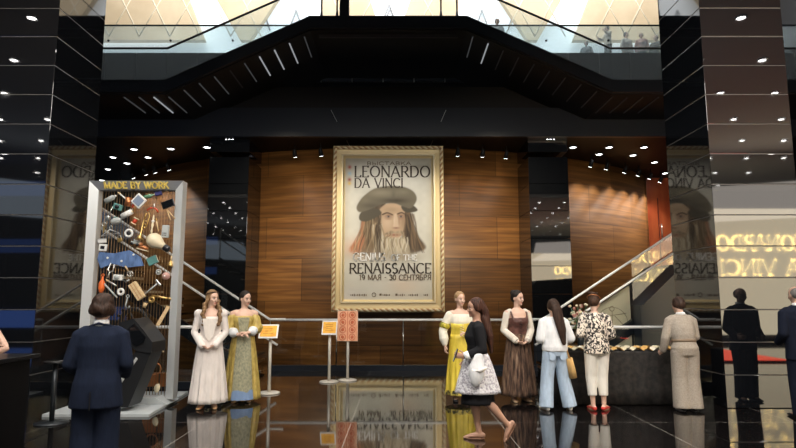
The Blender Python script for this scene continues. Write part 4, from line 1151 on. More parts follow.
K('gear_wheel', 'large dark gear wheel in the lower half of the frame', 'gear', 134, 322, lambda r: (B(r, 'rim', HM['black'], lambda q: (q.torus((0, 0, 0), .2, .035, Matrix.Rotation(rad(90), 3, 'X'), 28, 8), [q.box((.25 * math.cos(a), 0, .25 * math.sin(a)), (.04, .05, .04), (0, -a, 0)) for a in [i * math.pi / 8 for i in range(16)]])), B(r, 'spoke', HM['black'], lambda q: [q.tube([(0, 0, 0), (.2 * math.cos(a), 0, .2 * math.sin(a))], .018, 8) for a in (0.4, 2.0, 3.5, 5.1)]), B(r, 'hub', HM['grey'], lambda q: q.lathe([(.05, -.03), (.05, .03), (.001, .03)], 14, M=Matrix.Rotation(rad(90), 3, 'X')))), 0, 0.1)
K('lever', 'pale wooden lever hanging slanted low by the right post', 'lever', 158.5, 345, rod(17, .016, 'wood', 'copper'), -38)
K('chain_loop', 'loop of rusty wire hanging low by the right post', 'wire', 155, 369, lambda r: (B(r, 'loop', HM['copper'], lambda q: q.torus((0, 0, 0), .09, .008, Matrix.Rotation(rad(90), 3, 'X'), 24, 6)), B(r, 'clip', HM['steel'], lambda q: q.box((0, 0, .09), (.03, .02, .02)))), 0)
K('tool_crate', 'low brown wooden crate at the foot of the frame', 'crate', 151, 380, lambda r: (B(r, 'panel', HM['copper'], lambda q: q.box((0, .05, 0), (.42, .06, .2))), B(r, 'strap', HM['black'], lambda q: [q.box((x, .015, 0), (.02, .01, .2)) for x in (-.12, .12)])), 0, 0.08)

K('key_ring', 'bunch of steel keys near the left post beside the pale green pot', 'keys', 104, 226, lambda r: (B(r, 'ring', HM['steel'], lambda q: q.torus((0, 0, .03), .03, .006, Matrix.Rotation(rad(90), 3, 'X'), 16, 6)), [B(r, 'key', HM['brass'] if i else HM['steel'], lambda q: q.box((.02 * i - .02, -.01 * i, -.05), (.014, .006, .11), (0, .25 * (i - 1), 0))) for i in range(3)]), 0)
K('spoon', 'silver spoon hanging upright between pot and left post', 'spoon', 109, 214, lambda r: (B(r, 'handle', HM['steel'], lambda q: q.tube([(0, 0, -.03), (0, 0, .13)], .008, 6)), B(r, 'spoon_bowl', HM['steel'], lambda q: q.ell((0, 0, -.07), (.032, .012, .05)))), 25)
K('coat_hanger', 'white coat hanger hanging above the pale squares', 'hanger', 110, 232, lambda r: (B(r, 'bar', HM['white'], lambda q: q.tube([(0, 0, .04), (.14, 0, -.04), (-.14, 0, -.04), (0, 0, .04)], .009, 6)), B(r, 'hook', HM['steel'], lambda q: q.tube([(0, 0, .04), (0, 0, .08), (.03, 0, .10), (.04, 0, .07)], .007, 6))), -10)
K('thread_spool', 'red and cream thread spool below the white roll', 'spool', 135, 221, lambda r: (B(r, 'thread', HM['red'], lambda q: q.lathe([(.001, -.035), (.03, -.035), (.03, .035), (.001, .035)], 14)), [B(r, 'flange', HM['cream'], lambda q: q.lathe([(.001, z), (.045, z), (.045, z + .012), (.001, z + .012)], 14)) for z in (-.05, .038)]), 30)
K('toy_car', 'small grey toy car between loudspeaker and trumpet bell', 'toy car', 136, 243, lambda r: (B(r, 'body', HM['grey'], lambda q: (q.box((0, 0, 0), (.15, .06, .035), bevel=.008), q.box((0, 0, .03), (.08, .055, .035), bevel=.008))), [B(r, 'wheel', HM['black'], lambda q: q.lathe([(.001, -.01), (.022, -.01), (.022, .01), (.001, .01)], 12, (x, -.03, -.02), M=Matrix.Rotation(rad(90), 3, 'X'))) for x in (-.045, .045)]), 12)
K('padlock', 'brass padlock between the coat hanger and the loudspeaker', 'padlock', 120, 240, lambda r: (B(r, 'body', HM['brass'], lambda q: q.box((0, 0, 0), (.07, .03, .06), bevel=.008)), B(r, 'shackle', HM['steel'], lambda q: q.tube([(-.022, 0, .03), (-.022, 0, .06), (0, 0, .08), (.022, 0, .06), (.022, 0, .03)], .007, 8))), -15)
K('screwdriver', 'red handled screwdriver hanging above the trumpet', 'tool', 132.5, 208, lambda r: (B(r, 'handle', HM['red'], lambda q: q.tube([(0, 0, .02), (0, 0, .11)], [.016, .02], 10, cap='round')), B(r, 'blade', HM['steel'], lambda q: q.tube([(0, 0, .02), (0, 0, -.09)], .006, 8))), 12)
K('hand_bell', 'small brass bell between the light bulb and the pink ball', 'bell', 170.5, 263, lambda r: (B(r, 'bell_body', HM['brass'], lambda q: q.lathe([(.05, -.05), (.035, -.02), (.025, .03), (.001, .045)], 14)), B(r, 'handle', HM['wood'], lambda q: q.tube([(0, 0, .04), (0, 0, .11)], .012, 8))), 6)
K('candle', 'thick ivory candle hanging beside the lower lever', 'candle', 150, 330, lambda r: (B(r, 'wax', HM['cream'], lambda q: q.tube([(0, 0, -.06), (0, 0, .06)], .028, 12)), B(r, 'wick', HM['black'], lambda q: q.tube([(0, 0, .06), (0, 0, .085)], .004, 5))), 20)
K('iron_hook', 'grey iron hook hanging below the white washer', 'hook', 126, 304, lambda r: (B(r, 'shaft', HM['grey'], lambda q: q.tube([(0, 0, .1), (0, 0, -.02), (.02, 0, -.06), (.055, 0, -.05), (.06, 0, -.02)], .011, 8)), B(r, 'eye', HM['grey'], lambda q: q.torus((0, 0, .12), .022, .008, Matrix.Rotation(rad(90), 3, 'X'), 14, 6))), 10)
K('wire_whisk', 'steel wire whisk hanging right of the video camera', 'whisk', 129, 272, lambda r: (B(r, 'handle', HM['wood'], lambda q: q.tube([(0, 0, .02), (0, 0, .11)], .013, 8)), B(r, 'wire', HM['steel'], lambda q: [q.torus((0, 0, -.035), .045, .004, Matrix.Rotation(x, 3, 'Z') @ Matrix.Rotation(rad(90), 3, 'X'), 16, 5) for x in (0, 1.05, 2.1)])), -35)
K('cork_stopper', 'pale cork between brass pipe and brass ring', 'cork', 145, 305, lambda r: (B(r, 'cork_body', HM['wood'], lambda q: q.lathe([(.001, -.04), (.025, -.04), (.034, .04), (.001, .04)], 12)), B(r, 'cap', HM['black'], lambda q: q.lathe([(.001, .04), (.036, .04), (.036, .055), (.001, .055)], 12))), 15)

# black angled terminal in front of the frame
def terminal():
    Y = 8.35
    b = P(130, 404, Y); r = empty('display_terminal', (b.x, Y, 0.035), 'black angular floor terminal leaning in front of the display frame', 'terminal')
    O = Vector(r.location); q = lambda u, v: (P(u, v, Y) - O)
    m = mat('dark_graphite', (0.016, 0.017, 0.019), 0.4, 0.2)
    def slab(pts, y0, y1, name, mm):
        pl = [(q(u, v).x, q(u, v).z) for u, v in pts]; s = MB(); s.prism(pl, y0, y1); return s.build(name, mm, r)
    slab([(119, 405), (134, 405), (156.5, 351), (143, 348), (122, 378)], -0.18, 0.22, 'pedestal', m)
    hd = slab([(143, 350), (157, 352), (158, 341), (150, 330), (140, 318), (126, 322), (124, 335)], -0.2, 0.28, 'head', m)
    slab([(129.5, 333), (141, 322.5), (152, 336), (150, 341), (143, 345)], -0.22, -0.2, 'screen', M['pillar'])
    slab([(123.5, 383), (125, 385.5), (143.5, 357.5), (142, 356)], -0.2, -0.18, 'edge_light', M['alu'])
terminal()

# ================================================================ TABLE WITH DARK CLOTH AND BROCHURES
def cloth_table():
    x0, x1, y0, y1, z = 2.42, 4.42, 8.86, 9.55, 0.78
    r = empty('display_table', ((x0 + x1) / 2, (y0 + y1) / 2, 0), 'long table under a black velvet cloth beside the stair', 'table')
    O = Vector(r.location)
    top = MB(); top.box((0, 0, z - 0.02), (x1 - x0, y1 - y0, 0.03), bevel=0.008); top.build('tabletop', M['black'], r)
    for sx in (-1, 1):
        for sy in (-1, 1):
            l = MB(); l.box((sx * 0.92, sy * 0.28, (z - 0.03) / 2), (0.04, 0.04, z - 0.03)); l.build('leg', M['dark_steel'], r)
    # cloth: over the top and down in shallow folds
    c = MB(); N = 160; per = []
    w, d = (x1 - x0) / 2 + 0.015, (y1 - y0) / 2 + 0.015
    for i in range(N):
        s = i / N * 4; k = int(s); t = s - k
        per.append([(-w + 2 * w * t, -d), (w, -d + 2 * d * t), (w - 2 * w * t, d), (-w, d - 2 * d * t)][k])
    rings = []
    for zz, amp in ((z + 0.004, 0), (z - 0.02, 0.004), (z * 0.6, 0.012), (z * 0.3, 0.018), (0.015, 0.024)):
        rings.append([Vector((px_ + (px_ / w) * amp * math.sin(i * 1.9) * 1.0, py_ + (py_ / d) * amp * (1 + math.sin(i * 1.55)), zz)) for i, (px_, py_) in enumerate(per)])
    c.rings(rings)
    tag(c.build('tablecloth', tex_mat('black_velvet', [(0.35, (0.006, 0.005, 0.0045)), (0.7, (0.026, 0.021, 0.017))], (14, 14, 14), rough=0.8, bump=0.3)), 'dark velvet cloth draped over the long table beside the stair', 'tablecloth').location = O
    # bulging fabric-wrapped brochures in a row
    mats = [mat('cream_paper', (0.78, 0.69, 0.48), 0.6), mat('ochre_paper', (0.72, 0.42, 0.12), 0.6), mat('ivory_paper', (0.85, 0.80, 0.66), 0.6)]
    rr = random.Random(4)
    i = 0
    for row in range(2):
        for k in range(13):
            x = x0 + 0.1 + k * 0.148 + rr.uniform(-.006, .006); y = y0 + 0.1 + row * 0.26 + rr.uniform(-.02, .02)
            o = MB()
            # open leaflet: two leaves rising from the fold
            a = 0.55 + rr.uniform(0, .1)
            o.box((-0.031, 0, 0.03), (0.07, 0.19, 0.006), (0, a, 0), mi=0); o.box((0.031, 0, 0.03), (0.07, 0.19, 0.006), (0, -a, 0), mi=1)
            ob = o.build('brochure', [mats[rr.randrange(3)], mats[rr.randrange(3)]]); ob.location = (x, y, z + 0.006 + 0.003); ob.rotation_euler = (0, 0, rr.uniform(-.1, .1))
            tag(ob, 'open cream and ochre leaflet among the row spread on the dark cloth table', 'brochure', 'leaflets on the dark cloth table')
cloth_table()

# flower vase behind the table, on a slim stand
def flowers():
    p = P(580, 318, 10.0); r = empty('flower_vase', (p.x, 10.0, 0), 'tall vase of pinkish cream flowers between the white blouse and the leopard blouse', 'flowers')
    v = MB(); v.lathe([(0.001, 0), (.11, 0), (.09, .5), (.05, .85), (.08, .98), (.07, .98), (.04, .85)], 18); v.build('vase', M['dark_steel'], r)
    rr = random.Random(2); st = MB(); lf = MB(); fl = MB()
    for i in range(26):
        a = rr.uniform(0, 6.28); s = rr.uniform(.03, .24); hgt = rr.uniform(1.14, 1.46)
        t = Vector((s * math.cos(a), s * math.sin(a), hgt)); st.tube([(0, 0, .9), t * 0.6 + Vector((0, 0, .42)), t], .005, 5)
        for k in range(3): fl.ell(t + Vector((rr.uniform(-.02, .02), rr.uniform(-.02, .02), rr.uniform(-.02, .02))), (.025, .025, .02), seg=8, ring=6, mi=rr.randrange(2))
        q = t * 0.85 + Vector((0, 0, .1)); lf.ell(q, (.045, .012, .016), (0, rr.uniform(-1, 1), a), 8, 5)
    st.build('stems', HM['green'], r); lf.build('leaves', mat('dull_leaf', (0.10, 0.12, 0.05), 0.6), r); fl.build('blossoms', [mat('pink_blossom', (0.55, 0.25, 0.20), 0.6), HM['cream']], r)
flowers()

# black reception counter at the near left, tall black stool table behind it
def counter():
    r = empty('reception_counter', (-4.98, 5.7, 0), 'black reception counter at the photo edge with a pale arm resting on it', 'counter')
    b = MB(); b.box((0, 0, 0.49), (2.4, 0.7, 0.98), bevel=0.01); b.build('body', mat('counter_black', (0.003, 0.003, 0.0035), 0.5, spec=0.12), r)
    t = MB(); t.box((0.02, 0, 1.0), (2.5, 0.8, 0.04), bevel=0.008); t.build('countertop', mat('black_laminate', (0.006, 0.006, 0.007), 0.3, spec=0.25), r)
    k = MB(); k.box((0, 0.02, 0.05), (2.36, 0.66, 0.1)); k.build('kick_plate', M['dark_steel'], r)
counter()
def round_table():
    p = P(56, 360.5, 7.6); r = empty('round_table', (p.x, 7.6, 0), 'small round glossy black bar table between counter and suited person', 'table')
    t = MB(); t.lathe([(.001, p.z - .03), (.13, p.z - .03), (.14, p.z - .015), (.135, p.z), (.001, p.z)], 28); t.build('tabletop', mat('gloss_black', (0.02, 0.02, 0.02), 0.08), r)
    s = MB(); s.tube([(0, 0, .02), (0, 0, p.z - .02)], .03, 12); s.build('stem', M['dark_steel'], r)
    b = MB(); b.lathe([(.001, 0), (.2, 0), (.2, .015), (.04, .03), (.001, .03)], 24); b.build('base', M['dark_steel'], r)
round_table()
# ================================================================ PEOPLE
SKIN = [mat('skin_fair', (0.62, 0.40, 0.30), 0.5), mat('skin_tan', (0.42, 0.24, 0.165), 0.5), mat('skin_mid', (0.55, 0.34, 0.25), 0.5)]
FACE = [mat('eye_white', (0.75, 0.73, 0.70), 0.3), mat('iris_dark', (0.03, 0.02, 0.015), 0.2), mat('lips', (0.50, 0.15, 0.13), 0.45)]
def hair_mat(name, c, l): return tex_mat(name, [(0.3, c), (0.75, l)], (60, 60, 7), detail=4, rough=0.6, bump=0.5, spec=0.25)
HAIR = dict(black=hair_mat('hair_black', (0.008, 0.006, 0.005), (0.035, 0.024, 0.018)), brown=hair_mat('hair_brown', (0.022, 0.011, 0.007), (0.085, 0.042, 0.022)),
            darkbrown=hair_mat('hair_dark_brown', (0.014, 0.008, 0.006), (0.06, 0.03, 0.018)), blonde=hair_mat('hair_blonde', (0.22, 0.13, 0.06), (0.48, 0.31, 0.16)), fair=hair_mat('hair_fair_brown', (0.12, 0.065, 0.03), (0.33, 0.20, 0.10)), grey=hair_mat('hair_grey', (0.08, 0.075, 0.07), (0.26, 0.25, 0.24)),
            auburn=hair_mat('hair_auburn_brown', (0.018, 0.008, 0.006), (0.10, 0.04, 0.024)))
def sstep(a, b, x):
    t = max(0, min(1, (x - a) / (b - a))); return t * t * (3 - 2 * t)


class Fig:
    """a standing figure, 1.65 m tall before scaling, facing -Y; its left side is +X"""
    def __init__(s, label, loc, turn, H, skin=0, arms=None, legs=None, yaw=0, pitch=0, bend=0, group=None, female=True):
        s.root = empty('person', loc, label, 'person', rad(turn), group)
        s.k = H / 1.65; s.root.scale = (s.k,) * 3
        s.skin = SKIN[skin]; s.bend = bend; s.f = female
        sw = 0.165 if female else 0.18
        s.sh = {1: Vector((sw, 0.0, 1.315)), -1: Vector((-sw, 0.0, 1.315))}
        dflt = (Vector((0.235, 0.01, 1.05)), Vector((0.235, -0.06, 0.82)), Vector((0, -0.15, -1)))
        s.arm = {}
        for sg in (1, -1):
            a = (arms or {}).get(sg)
            if a is None: a = tuple(Vector((v.x * sg, v.y, v.z)) for v in dflt)
            s.arm[sg] = tuple(Vector(x) for x in a)
        s.leg = {}
        for sg in (1, -1):
            l = (legs or {}).get(sg)
            if l is None: l = ((sg * .085, -.012, .47), (sg * .085, .02, .075), (sg * .15, -1, 0))
            s.leg[sg] = tuple(Vector(x) for x in l)
        c = Vector((0, 0.01, 1.44))
        s.HM = Matrix.Translation(c) @ Matrix.Rotation(rad(yaw), 4, 'Z') @ Matrix.Rotation(rad(pitch), 4, 'X') @ Matrix.Translation(-c)

    def D(s, mb):
        if s.bend:
            for p in mb.v:
                if p.z > 0.84:
                    a = rad(s.bend) * sstep(0.84, 1.12, p.z); y, h = p.y, p.z - 0.9
                    p.y = y * math.cos(a) - h * math.sin(a); p.z = 0.9 + h * math.cos(a) + y * math.sin(a)
        return mb

    def part(s, name, mb, mats, voxel=None, sm=3, parent=None):
        if voxel: mb = mb.remesh(voxel, sm)
        return s.D(mb).build(name, mats, parent or s.root)

    def hand(s, solid, fine, sg):
        el, wr, d = s.arm[sg]; d = d.normalized()
        side = Vector((0, -1, 0.0)) if abs(d.y) < 0.8 else Vector((0, 0, 1))
        # thumb side: forward for hanging arms, up for arms held in front
        side = (side - d * side.dot(d)).normalized()
        n = d.cross(side) * (-sg)        # palm faces the body
        if n.dot(Vector((-sg, 0, 0))) < 0 and abs(n.x) > 0.3: n = -n
        solid.tube([wr - d * .02, wr + d * .03, wr + d * .085], [(.027, .021), (.037, .017), (.035, .014)], 10, hint=side, cap='round')
        for o, L in ((.027, .066), (.009, .076), (-.009, .07), (-.026, .054)):
            b = wr + d * .082 + side * o; pts = [b - d * .02, b]
            ang = 0.0; p = b
            for q, c in ((.42, .35), (.32, .55), (.26, .5)):
                ang += c; p = p + (d * math.cos(ang) + n * math.sin(ang)) * L * q; pts.append(p)
            fine.tube(pts, [.0085, .0088, .0082, .0075, .0062], 7, hint=side, cap='round')
        b = wr + d * .022 + side * .026
        t1 = b + (d * .65 + side * .65 + n * .3).normalized() * .035; t2 = t1 + (d * .9 + side * .25 + n * .4).normalized() * .028
        fine.tube([b - side * .012, b, t1, t2], [.011, .0115, .0095, .0078], 7, cap='round')

    def body(s, bare_feet=False):
        m = MB(); fine = MB()
        f = 1.0 if s.f else 1.12
        m.tube([(0, .012, .865), (0, .012, .91), (0, .005, 1.0), (0, 0, 1.10), (0, -.005, 1.20), (0, 0, 1.30), (0, .008, 1.36), (0, .01, 1.385)],
               [(.140, .085), (.152, .105), (.130, .096), (.122 * f, .092), (.145 * f, .108), (.152 * f, .088), (.10, .065), (.06, .055)], 20)
        if s.f:
            for sg in (1, -1): m.ell((sg * .066, -.075, 1.20), (.056, .044, .055))
        m.tube([(0, .012, 1.33), (0, .004, 1.40), (0, -.002, 1.50)], [(.055, .055), (.047, .05), (.05, .055)], 14)
        hd = MB()
        hd.ell((0, .004, 1.562), (.074, .094, .088), seg=20, ring=14)
        hd.ell((0, -.026, 1.498), (.056, .062, .066), seg=18, ring=12)
        hd.tube([(0, -.086, 1.548), (0, -.098, 1.525), (0, -.104, 1.508)], [(.008, .008), (.010, .010), (.014, .009)], 8, cap='round')
        for sg in (1, -1):
            hd.ell((sg * .073, .008, 1.528), (.010, .020, .031), (0, 0, sg * .3), 10, 8); hd.ell((sg * .036, -.058, 1.512), (.026, .028, .026), seg=10, ring=8)
        hd.ell((0, -.076, 1.449), (.022, .016, .017), seg=10, ring=8)
        hd.xf(s.HM); m.merge(hd)
        for sg in (1, -1):
            el, wr, d = s.arm[sg]; sh = s.sh[sg]
            m.tube([sh + Vector((-sg * .05, 0, .01)), sh, (sh * .55 + el * .45), el], [.05, .052, .044, .037], 12, cap='round')
            m.tube([el, el * .65 + wr * .35, wr], [.037, .037, (.026, .023)], 12, cap='round')
            s.hand(m, fine, sg)
            kn, an, td = s.leg[sg]; td = td.normalized(); hip = Vector((sg * .080, .01, .87))
            m.tube([hip, hip * .5 + kn * .5, kn], [.075, .068, .053], 14, cap='round')
            calf = kn * .65 + an * .35 + Vector((0, .012, 0))
            m.tube([kn, calf, an * .8 + kn * .2, an], [.052, .054, .036, .033], 14, cap='round')
            up = s.footup(sg); sole = an - up * .055
            m.tube([an - td * .045 - up * .035, an - up * .03 + td * .02, an - up * .042 + td * .10, an - up * .055 + td * .155], [(.030, .032), (.034, .036), (.040, .024), (.033, .016)], 12, hint=td.cross(up), cap='round')
            if bare_feet:
                for i in range(5):
                    o = (i - 2) * .0145; q = an - up * .058 + td * (.165 - .006 * abs(i - 1)) + td.cross(up) * o
                    fine.tube([q - td * .02, q + td * (.02)], [.008, .0065], 6, cap='round')
        out = m.remesh(0.011, 3)
        # face set into the head
        fc = MB()
        for sg in (1, -1):
            fc.ell((sg * .030, -.0785, 1.541), (.0135, .0095, .0075), seg=10, ring=7, mi=1); fc.ell((sg * .030, -.0865, 1.541), (.0065, .004, .0065), seg=8, ring=6, mi=2)
            fc.tube([(sg * .014, -.0885, 1.558), (sg * .030, -.0885, 1.564), (sg * .047, -.076, 1.558)], [.003, .0042, .0025], 6, mi=4, cap='round')
            fc.tube([(sg * .016, -.0855, 1.5465), (sg * .030, -.087, 1.5495), (sg * .045, -.076, 1.545)], [.0025, .003, .0025], 6, mi=4, cap='round')
        fc.tube([(-.023, -.080, 1.472), (0, -.0895, 1.474), (.023, -.080, 1.472)], [(.003, .003), (.0058, .0065), (.003, .003)], 8, mi=3, cap='round')
        fc.xf(s.HM)
        fine.merge(fc); out.merge(fine)
        s.D(out)
        s.bodyo = out.build('body', [s.skin, FACE[0], FACE[1], FACE[2], s.hairm], s.root)
        return s.bodyo

    def footup(s, sg):
        kn, an, td = s.leg[sg]; td = td.normalized()
        u = Vector((0, 0, 1)); u = u - td * u.dot(td); return u.normalized()

    # -------- hair
    def hair_cap(s, back=0.0, low=1.50, tight=False, fringe=0.0, vol=1.0):
        m = MB()
        m.ell((0, .020, 1.578), (.084 * vol, .096 * vol, .088 * vol), seg=20, ring=14)
        m.ell((0, .045, 1.545), (.078 * vol, .075 * vol, .085 * vol), seg=16, ring=12)
        if not tight:
            for sg in (1, -1): m.ell((sg * .066, .012, 1.55), (.024 * vol, .055, .06), seg=12, ring=9)
        if fringe: m.ell((0, -.06, 1.625), (.062, .04, .026), seg=12, ring=8)
        return m

    def sleeve(s, m, sg, r=(.062, .055, .042), to=1.0, start=0.0):
        sh = s.sh[sg]; el, wr, d = s.arm[sg]
        e2 = el + (wr - el) * to
        m.tube([sh + Vector((-sg * .045, 0, .012)), sh + (el - sh) * .05, sh * .5 + el * .5, el], [r[0] * .95, r[0], (r[0] + r[1]) / 2, r[1]], 14, cap='round')
        m.tube([el, el * .5 + e2 * .5, e2], [r[1], (r[1] + r[2]) / 2, r[2]], 14, cap='round')

    def trouser(s, m, waist=1.02, top=(.148, .112), thigh=.098, knee=.085, hem=.085, hemz=.05, hips=(.176, .128)):
        m.tube([(0, .012, .80), (0, .014, .90), (0, .006, waist)], [(hips[0] * .92, hips[1] * .9), hips, top], 20, cap='flat')
        for sg in (1, -1):
            kn, an, td = s.leg[sg]; hip = Vector((sg * .085, .012, .86))
            a = an + (kn - an) * max(0, (hemz - .075) / .4) if hemz > .075 else an + Vector((0, 0, hemz - .075))
            m.tube([hip, hip * .5 + kn * .5, kn, kn * .5 + a * .5, a], [(thigh, thigh * 1.02), ((thigh + knee) / 2,) * 2, (knee, knee), ((knee + hem) / 2,) * 2, (hem, hem * 1.08)], 18, cap='flat')

    def shoes(s, m_upper, m_sole, heel=0.0, open_=False, name='shoe'):
        for sg in (1, -1):
            kn, an, td = s.leg[sg]; td = td.normalized(); up = s.footup(sg); sd = td.cross(up)
            q = MB()
            q.tube([an - td * .052 - up * .045, an - td * .01 - up * .042, an + td * .06 - up * .046, an + td * .13 - up * .054, an + td * .172 - up * .058],
                   [(.032, .030), (.037, .034), (.042, .030), (.042, .022), (.030, .014)], 14, hint=sd, cap='round')
            o = s.part(name, q, m_upper, None)
            w = MB(); pts = []
            for i in range(24):
                a = 2 * math.pi * i / 24; c = math.cos(a); wdt = .036 + .008 * max(0, c)
                pts.append(an + td * (.058 + .122 * c) + sd * wdt * math.sin(a))
            w.rings([[p - up * .060 for p in pts], [p - up * .0745 for p in pts]]); s.part('sole', w, m_sole, None, parent=o)

    def skirt(s, z1, z0, top, hem, pleats=14, amp=.03, powr=1.0, th=None, off=0.0, phase=0.0, belly=0.0):
        m = MB(); N = 144 if th is None else 48; K = 16; rings = []
        for k in range(K + 1):
            t = k / K; z = z1 + (z0 - z1) * t; e = t ** powr
            a = top[0] + (hem[0] - top[0]) * e + belly * math.sin(math.pi * t); b = top[1] + (hem[1] - top[1]) * e + belly * math.sin(math.pi * t); ring = []
            for i in range(N + (0 if th is None else 1)):
                g = 2 * math.pi * i / N if th is None else th[0] + (th[1] - th[0]) * i / N
                w = 1 + amp * min(1, t * 1.6) * (math.sin(pleats * g + phase) + .5 * math.sin((pleats * 1.7) * g + 1.3 + 2 * t)) * (0.4 + 0.6 * t)
                ring.append(Vector(((a * w + off) * math.sin(g), -(b * w + off) * math.cos(g), z)))
            rings.append(ring)
        m.rings(rings, close=th is None)
        return m


def long_hair(f, z_end, back=.07, w=.085, x=0.0, swing=(0, 0)):
    m = f.hair_cap()
    m.tube([(0, .06, 1.58), (x * .3, back + .02, 1.48), (x * .6, back + .03, 1.38), (x + swing[0] * .5, back + .035 + swing[1] * .5, (1.38 + z_end) / 2), (x + swing[0], back + .02 + swing[1], z_end)],
           [(.075, .06), (w, .055), (w * 1.02, .05), (w * .9, .042), (w * .45, .02)], 16, cap='round')
    return m
M['white_shirt'] = cloth('white_cotton', (0.72, 0.73, 0.74), 0.08, 16, 0.5)

# ---------------------------------------------------------------- 1. navy suited person, back turned, before the kiosk
def navy_suit():
    f = Fig('navy suited short haired person standing with back turned before the display frame', (-2.54, 5.0, 0), 190, 1.615, 0,
            arms={1: ((.232, .02, 1.06), (.19, -.17, .96), (-.5, -.85, .0)), -1: ((-.228, .02, 1.06), (-.17, -.18, .95), (.5, -.85, .1))}, pitch=8)
    f.hairm = HAIR['darkbrown']; f.body()
    nv = cloth('navy_wool', (0.0085, 0.0135, 0.030), 0.15, 30, 0.25)
    j = MB()
    j.tube([(0, .018, .70), (0, .02, .80), (0, .018, .90), (0, .006, 1.02), (0, .0, 1.12), (0, .0, 1.22), (0, .005, 1.31), (0, .012, 1.365), (0, .014, 1.40)],
           [(.218, .160), (.207, .155), (.196, .148), (.168, .130), (.170, .132), (.182, .138), (.178, .116), (.118, .085), (.068, .066)], 26)
    for sg in (1, -1): f.sleeve(j, sg, (.068, .060, .048), 1.0)
    jo = f.part('jacket', j, nv, .012, 4)
    c = MB(); c.tube([(0, .016, 1.385), (0, .018, 1.415), (0, .018, 1.44)], [(.068, .068), (.064, .064), (.060, .062)], 20); f.part('collar', c, M['white_shirt'])
    lp = MB(); lp.tube([(-.075, .03, 1.385), (0, .085, 1.41), (.075, .03, 1.385)], [(.012, .02)] * 3, 8, hint=(0, 0, 1), cap='round'); f.part('jacket_collar', lp, nv, None, parent=jo)
    vt = MB(); vt.box((0, .186, .775), (.006, .012, .15)); f.part('vent', vt, M['black'], None, parent=jo)
    t = MB(); f.trouser(t, 1.0, (.15, .12), .112, .108, .118, .03, (.185, .14)); f.part('trousers', t, nv, .012, 4)
    f.shoes(M['black'], M['black'])
    h = f.hair_cap(vol=1.10); h.ell((0, .05, 1.50), (.086, .075, .05), seg=16, ring=10)
    for i in range(16):
        a = i / 16 * 2 * math.pi; 
        if math.cos(a) < .75: h.ell((.086 * math.sin(a), .03 - .088 * math.cos(a), 1.52 + .02 * math.sin(5 * a)), (.024, .024, .038), seg=8, ring=6)
    h.xf(f.HM); f.part('hair', h, f.hairm, .010, 2)
navy_suit()

# ---------------------------------------------------------------- 2. white gown
def white_gown():
    f = Fig('woman with long fair curls in a plain white period gown, hands folded', (-2.77, 8.63, 0), 12, 1.70, 0,
            arms={1: ((.215, .0, 1.05), (.085, -.17, .885), (-.75, -.3, -.4)), -1: ((-.222, .0, 1.05), (-.09, -.175, .88), (.75, -.3, -.4))}, yaw=38, pitch=4)
    f.hairm = HAIR['fair']; f.body()
    wg = cloth('pale_rose_linen', (0.70, 0.64, 0.60), 0.07, 20, 0.4)
    b = MB(); b.tube([(0, .006, .94), (0, 0, 1.02), (0, -.004, 1.10), (0, -.012, 1.19), (0, -.006, 1.27)], [(.166, .128), (.142, .112), (.138, .112), (.162, .142), (.158, .112)], 26)
    for sg in (1, -1):
        f.sleeve(b, sg, (.054, .047, .052)); b.ell(f.sh[sg] + Vector((sg * .012, 0, .0)), (.064, .062, .066))
        b.tube([(sg * .12, -.07, 1.25), (sg * .135, -.02, 1.34), (sg * .12, .05, 1.30)], [.03, .035, .03], 10, cap='round')
    bo = f.part('bodice', b, wg, .011, 3)
    v = MB(); v.prism([(-.10, 1.25), (.10, 1.25), (.055, 1.0), (0, .93), (-.055, 1.0)], -.152, -.12); 
    f.part('stomacher', v, cloth('ivory_silk', (0.74, 0.68, 0.62), 0.05, 30, 0.2), None, parent=bo)
    f.part('skirt', f.skirt(1.0, .085, (.150, .118), (.262, .225), 13, .045, .75), wg)
    f.shoes(mat('tan_leather', (0.42, 0.25, 0.13), 0.5), mat('dark_sole', (0.05, 0.03, 0.02), 0.6))
    h = f.hair_cap(); h.xf(f.HM)
    for sg in (1, -1):
        n = 9
        for i in range(n):
            t = i / (n - 1); p = f.HM @ Vector((sg * .072, .01, 1.54)); q = Vector((sg * .10 + .02, -.10 if sg > 0 else -.09, 1.17)); c = p * (1 - t) + q * t + Vector((sg * .03 * math.sin(t * 3.1), -.05 * math.sin(t * 3.14), 0))
            h.ell(c + Vector((.012 * math.sin(i * 2.2), 0, 0)), (.034, .032, .034), seg=8, ring=6)
    h.tube([f.HM @ Vector((0, .07, 1.57)), (0, .09, 1.42), (0, .10, 1.25)], [(.07, .05), (.09, .045), (.06, .03)], 12, cap='round')
    ho = f.part('hair', h, f.hairm, .010, 2)
    br = MB(); br.torus((0, .015, 1.60), .088, .007, Matrix.Rotation(rad(-20), 3, 'X'), 26, 6); br.xf(f.HM); f.part('braid_band', br, HAIR['brown'], None, parent=ho)
white_gown()

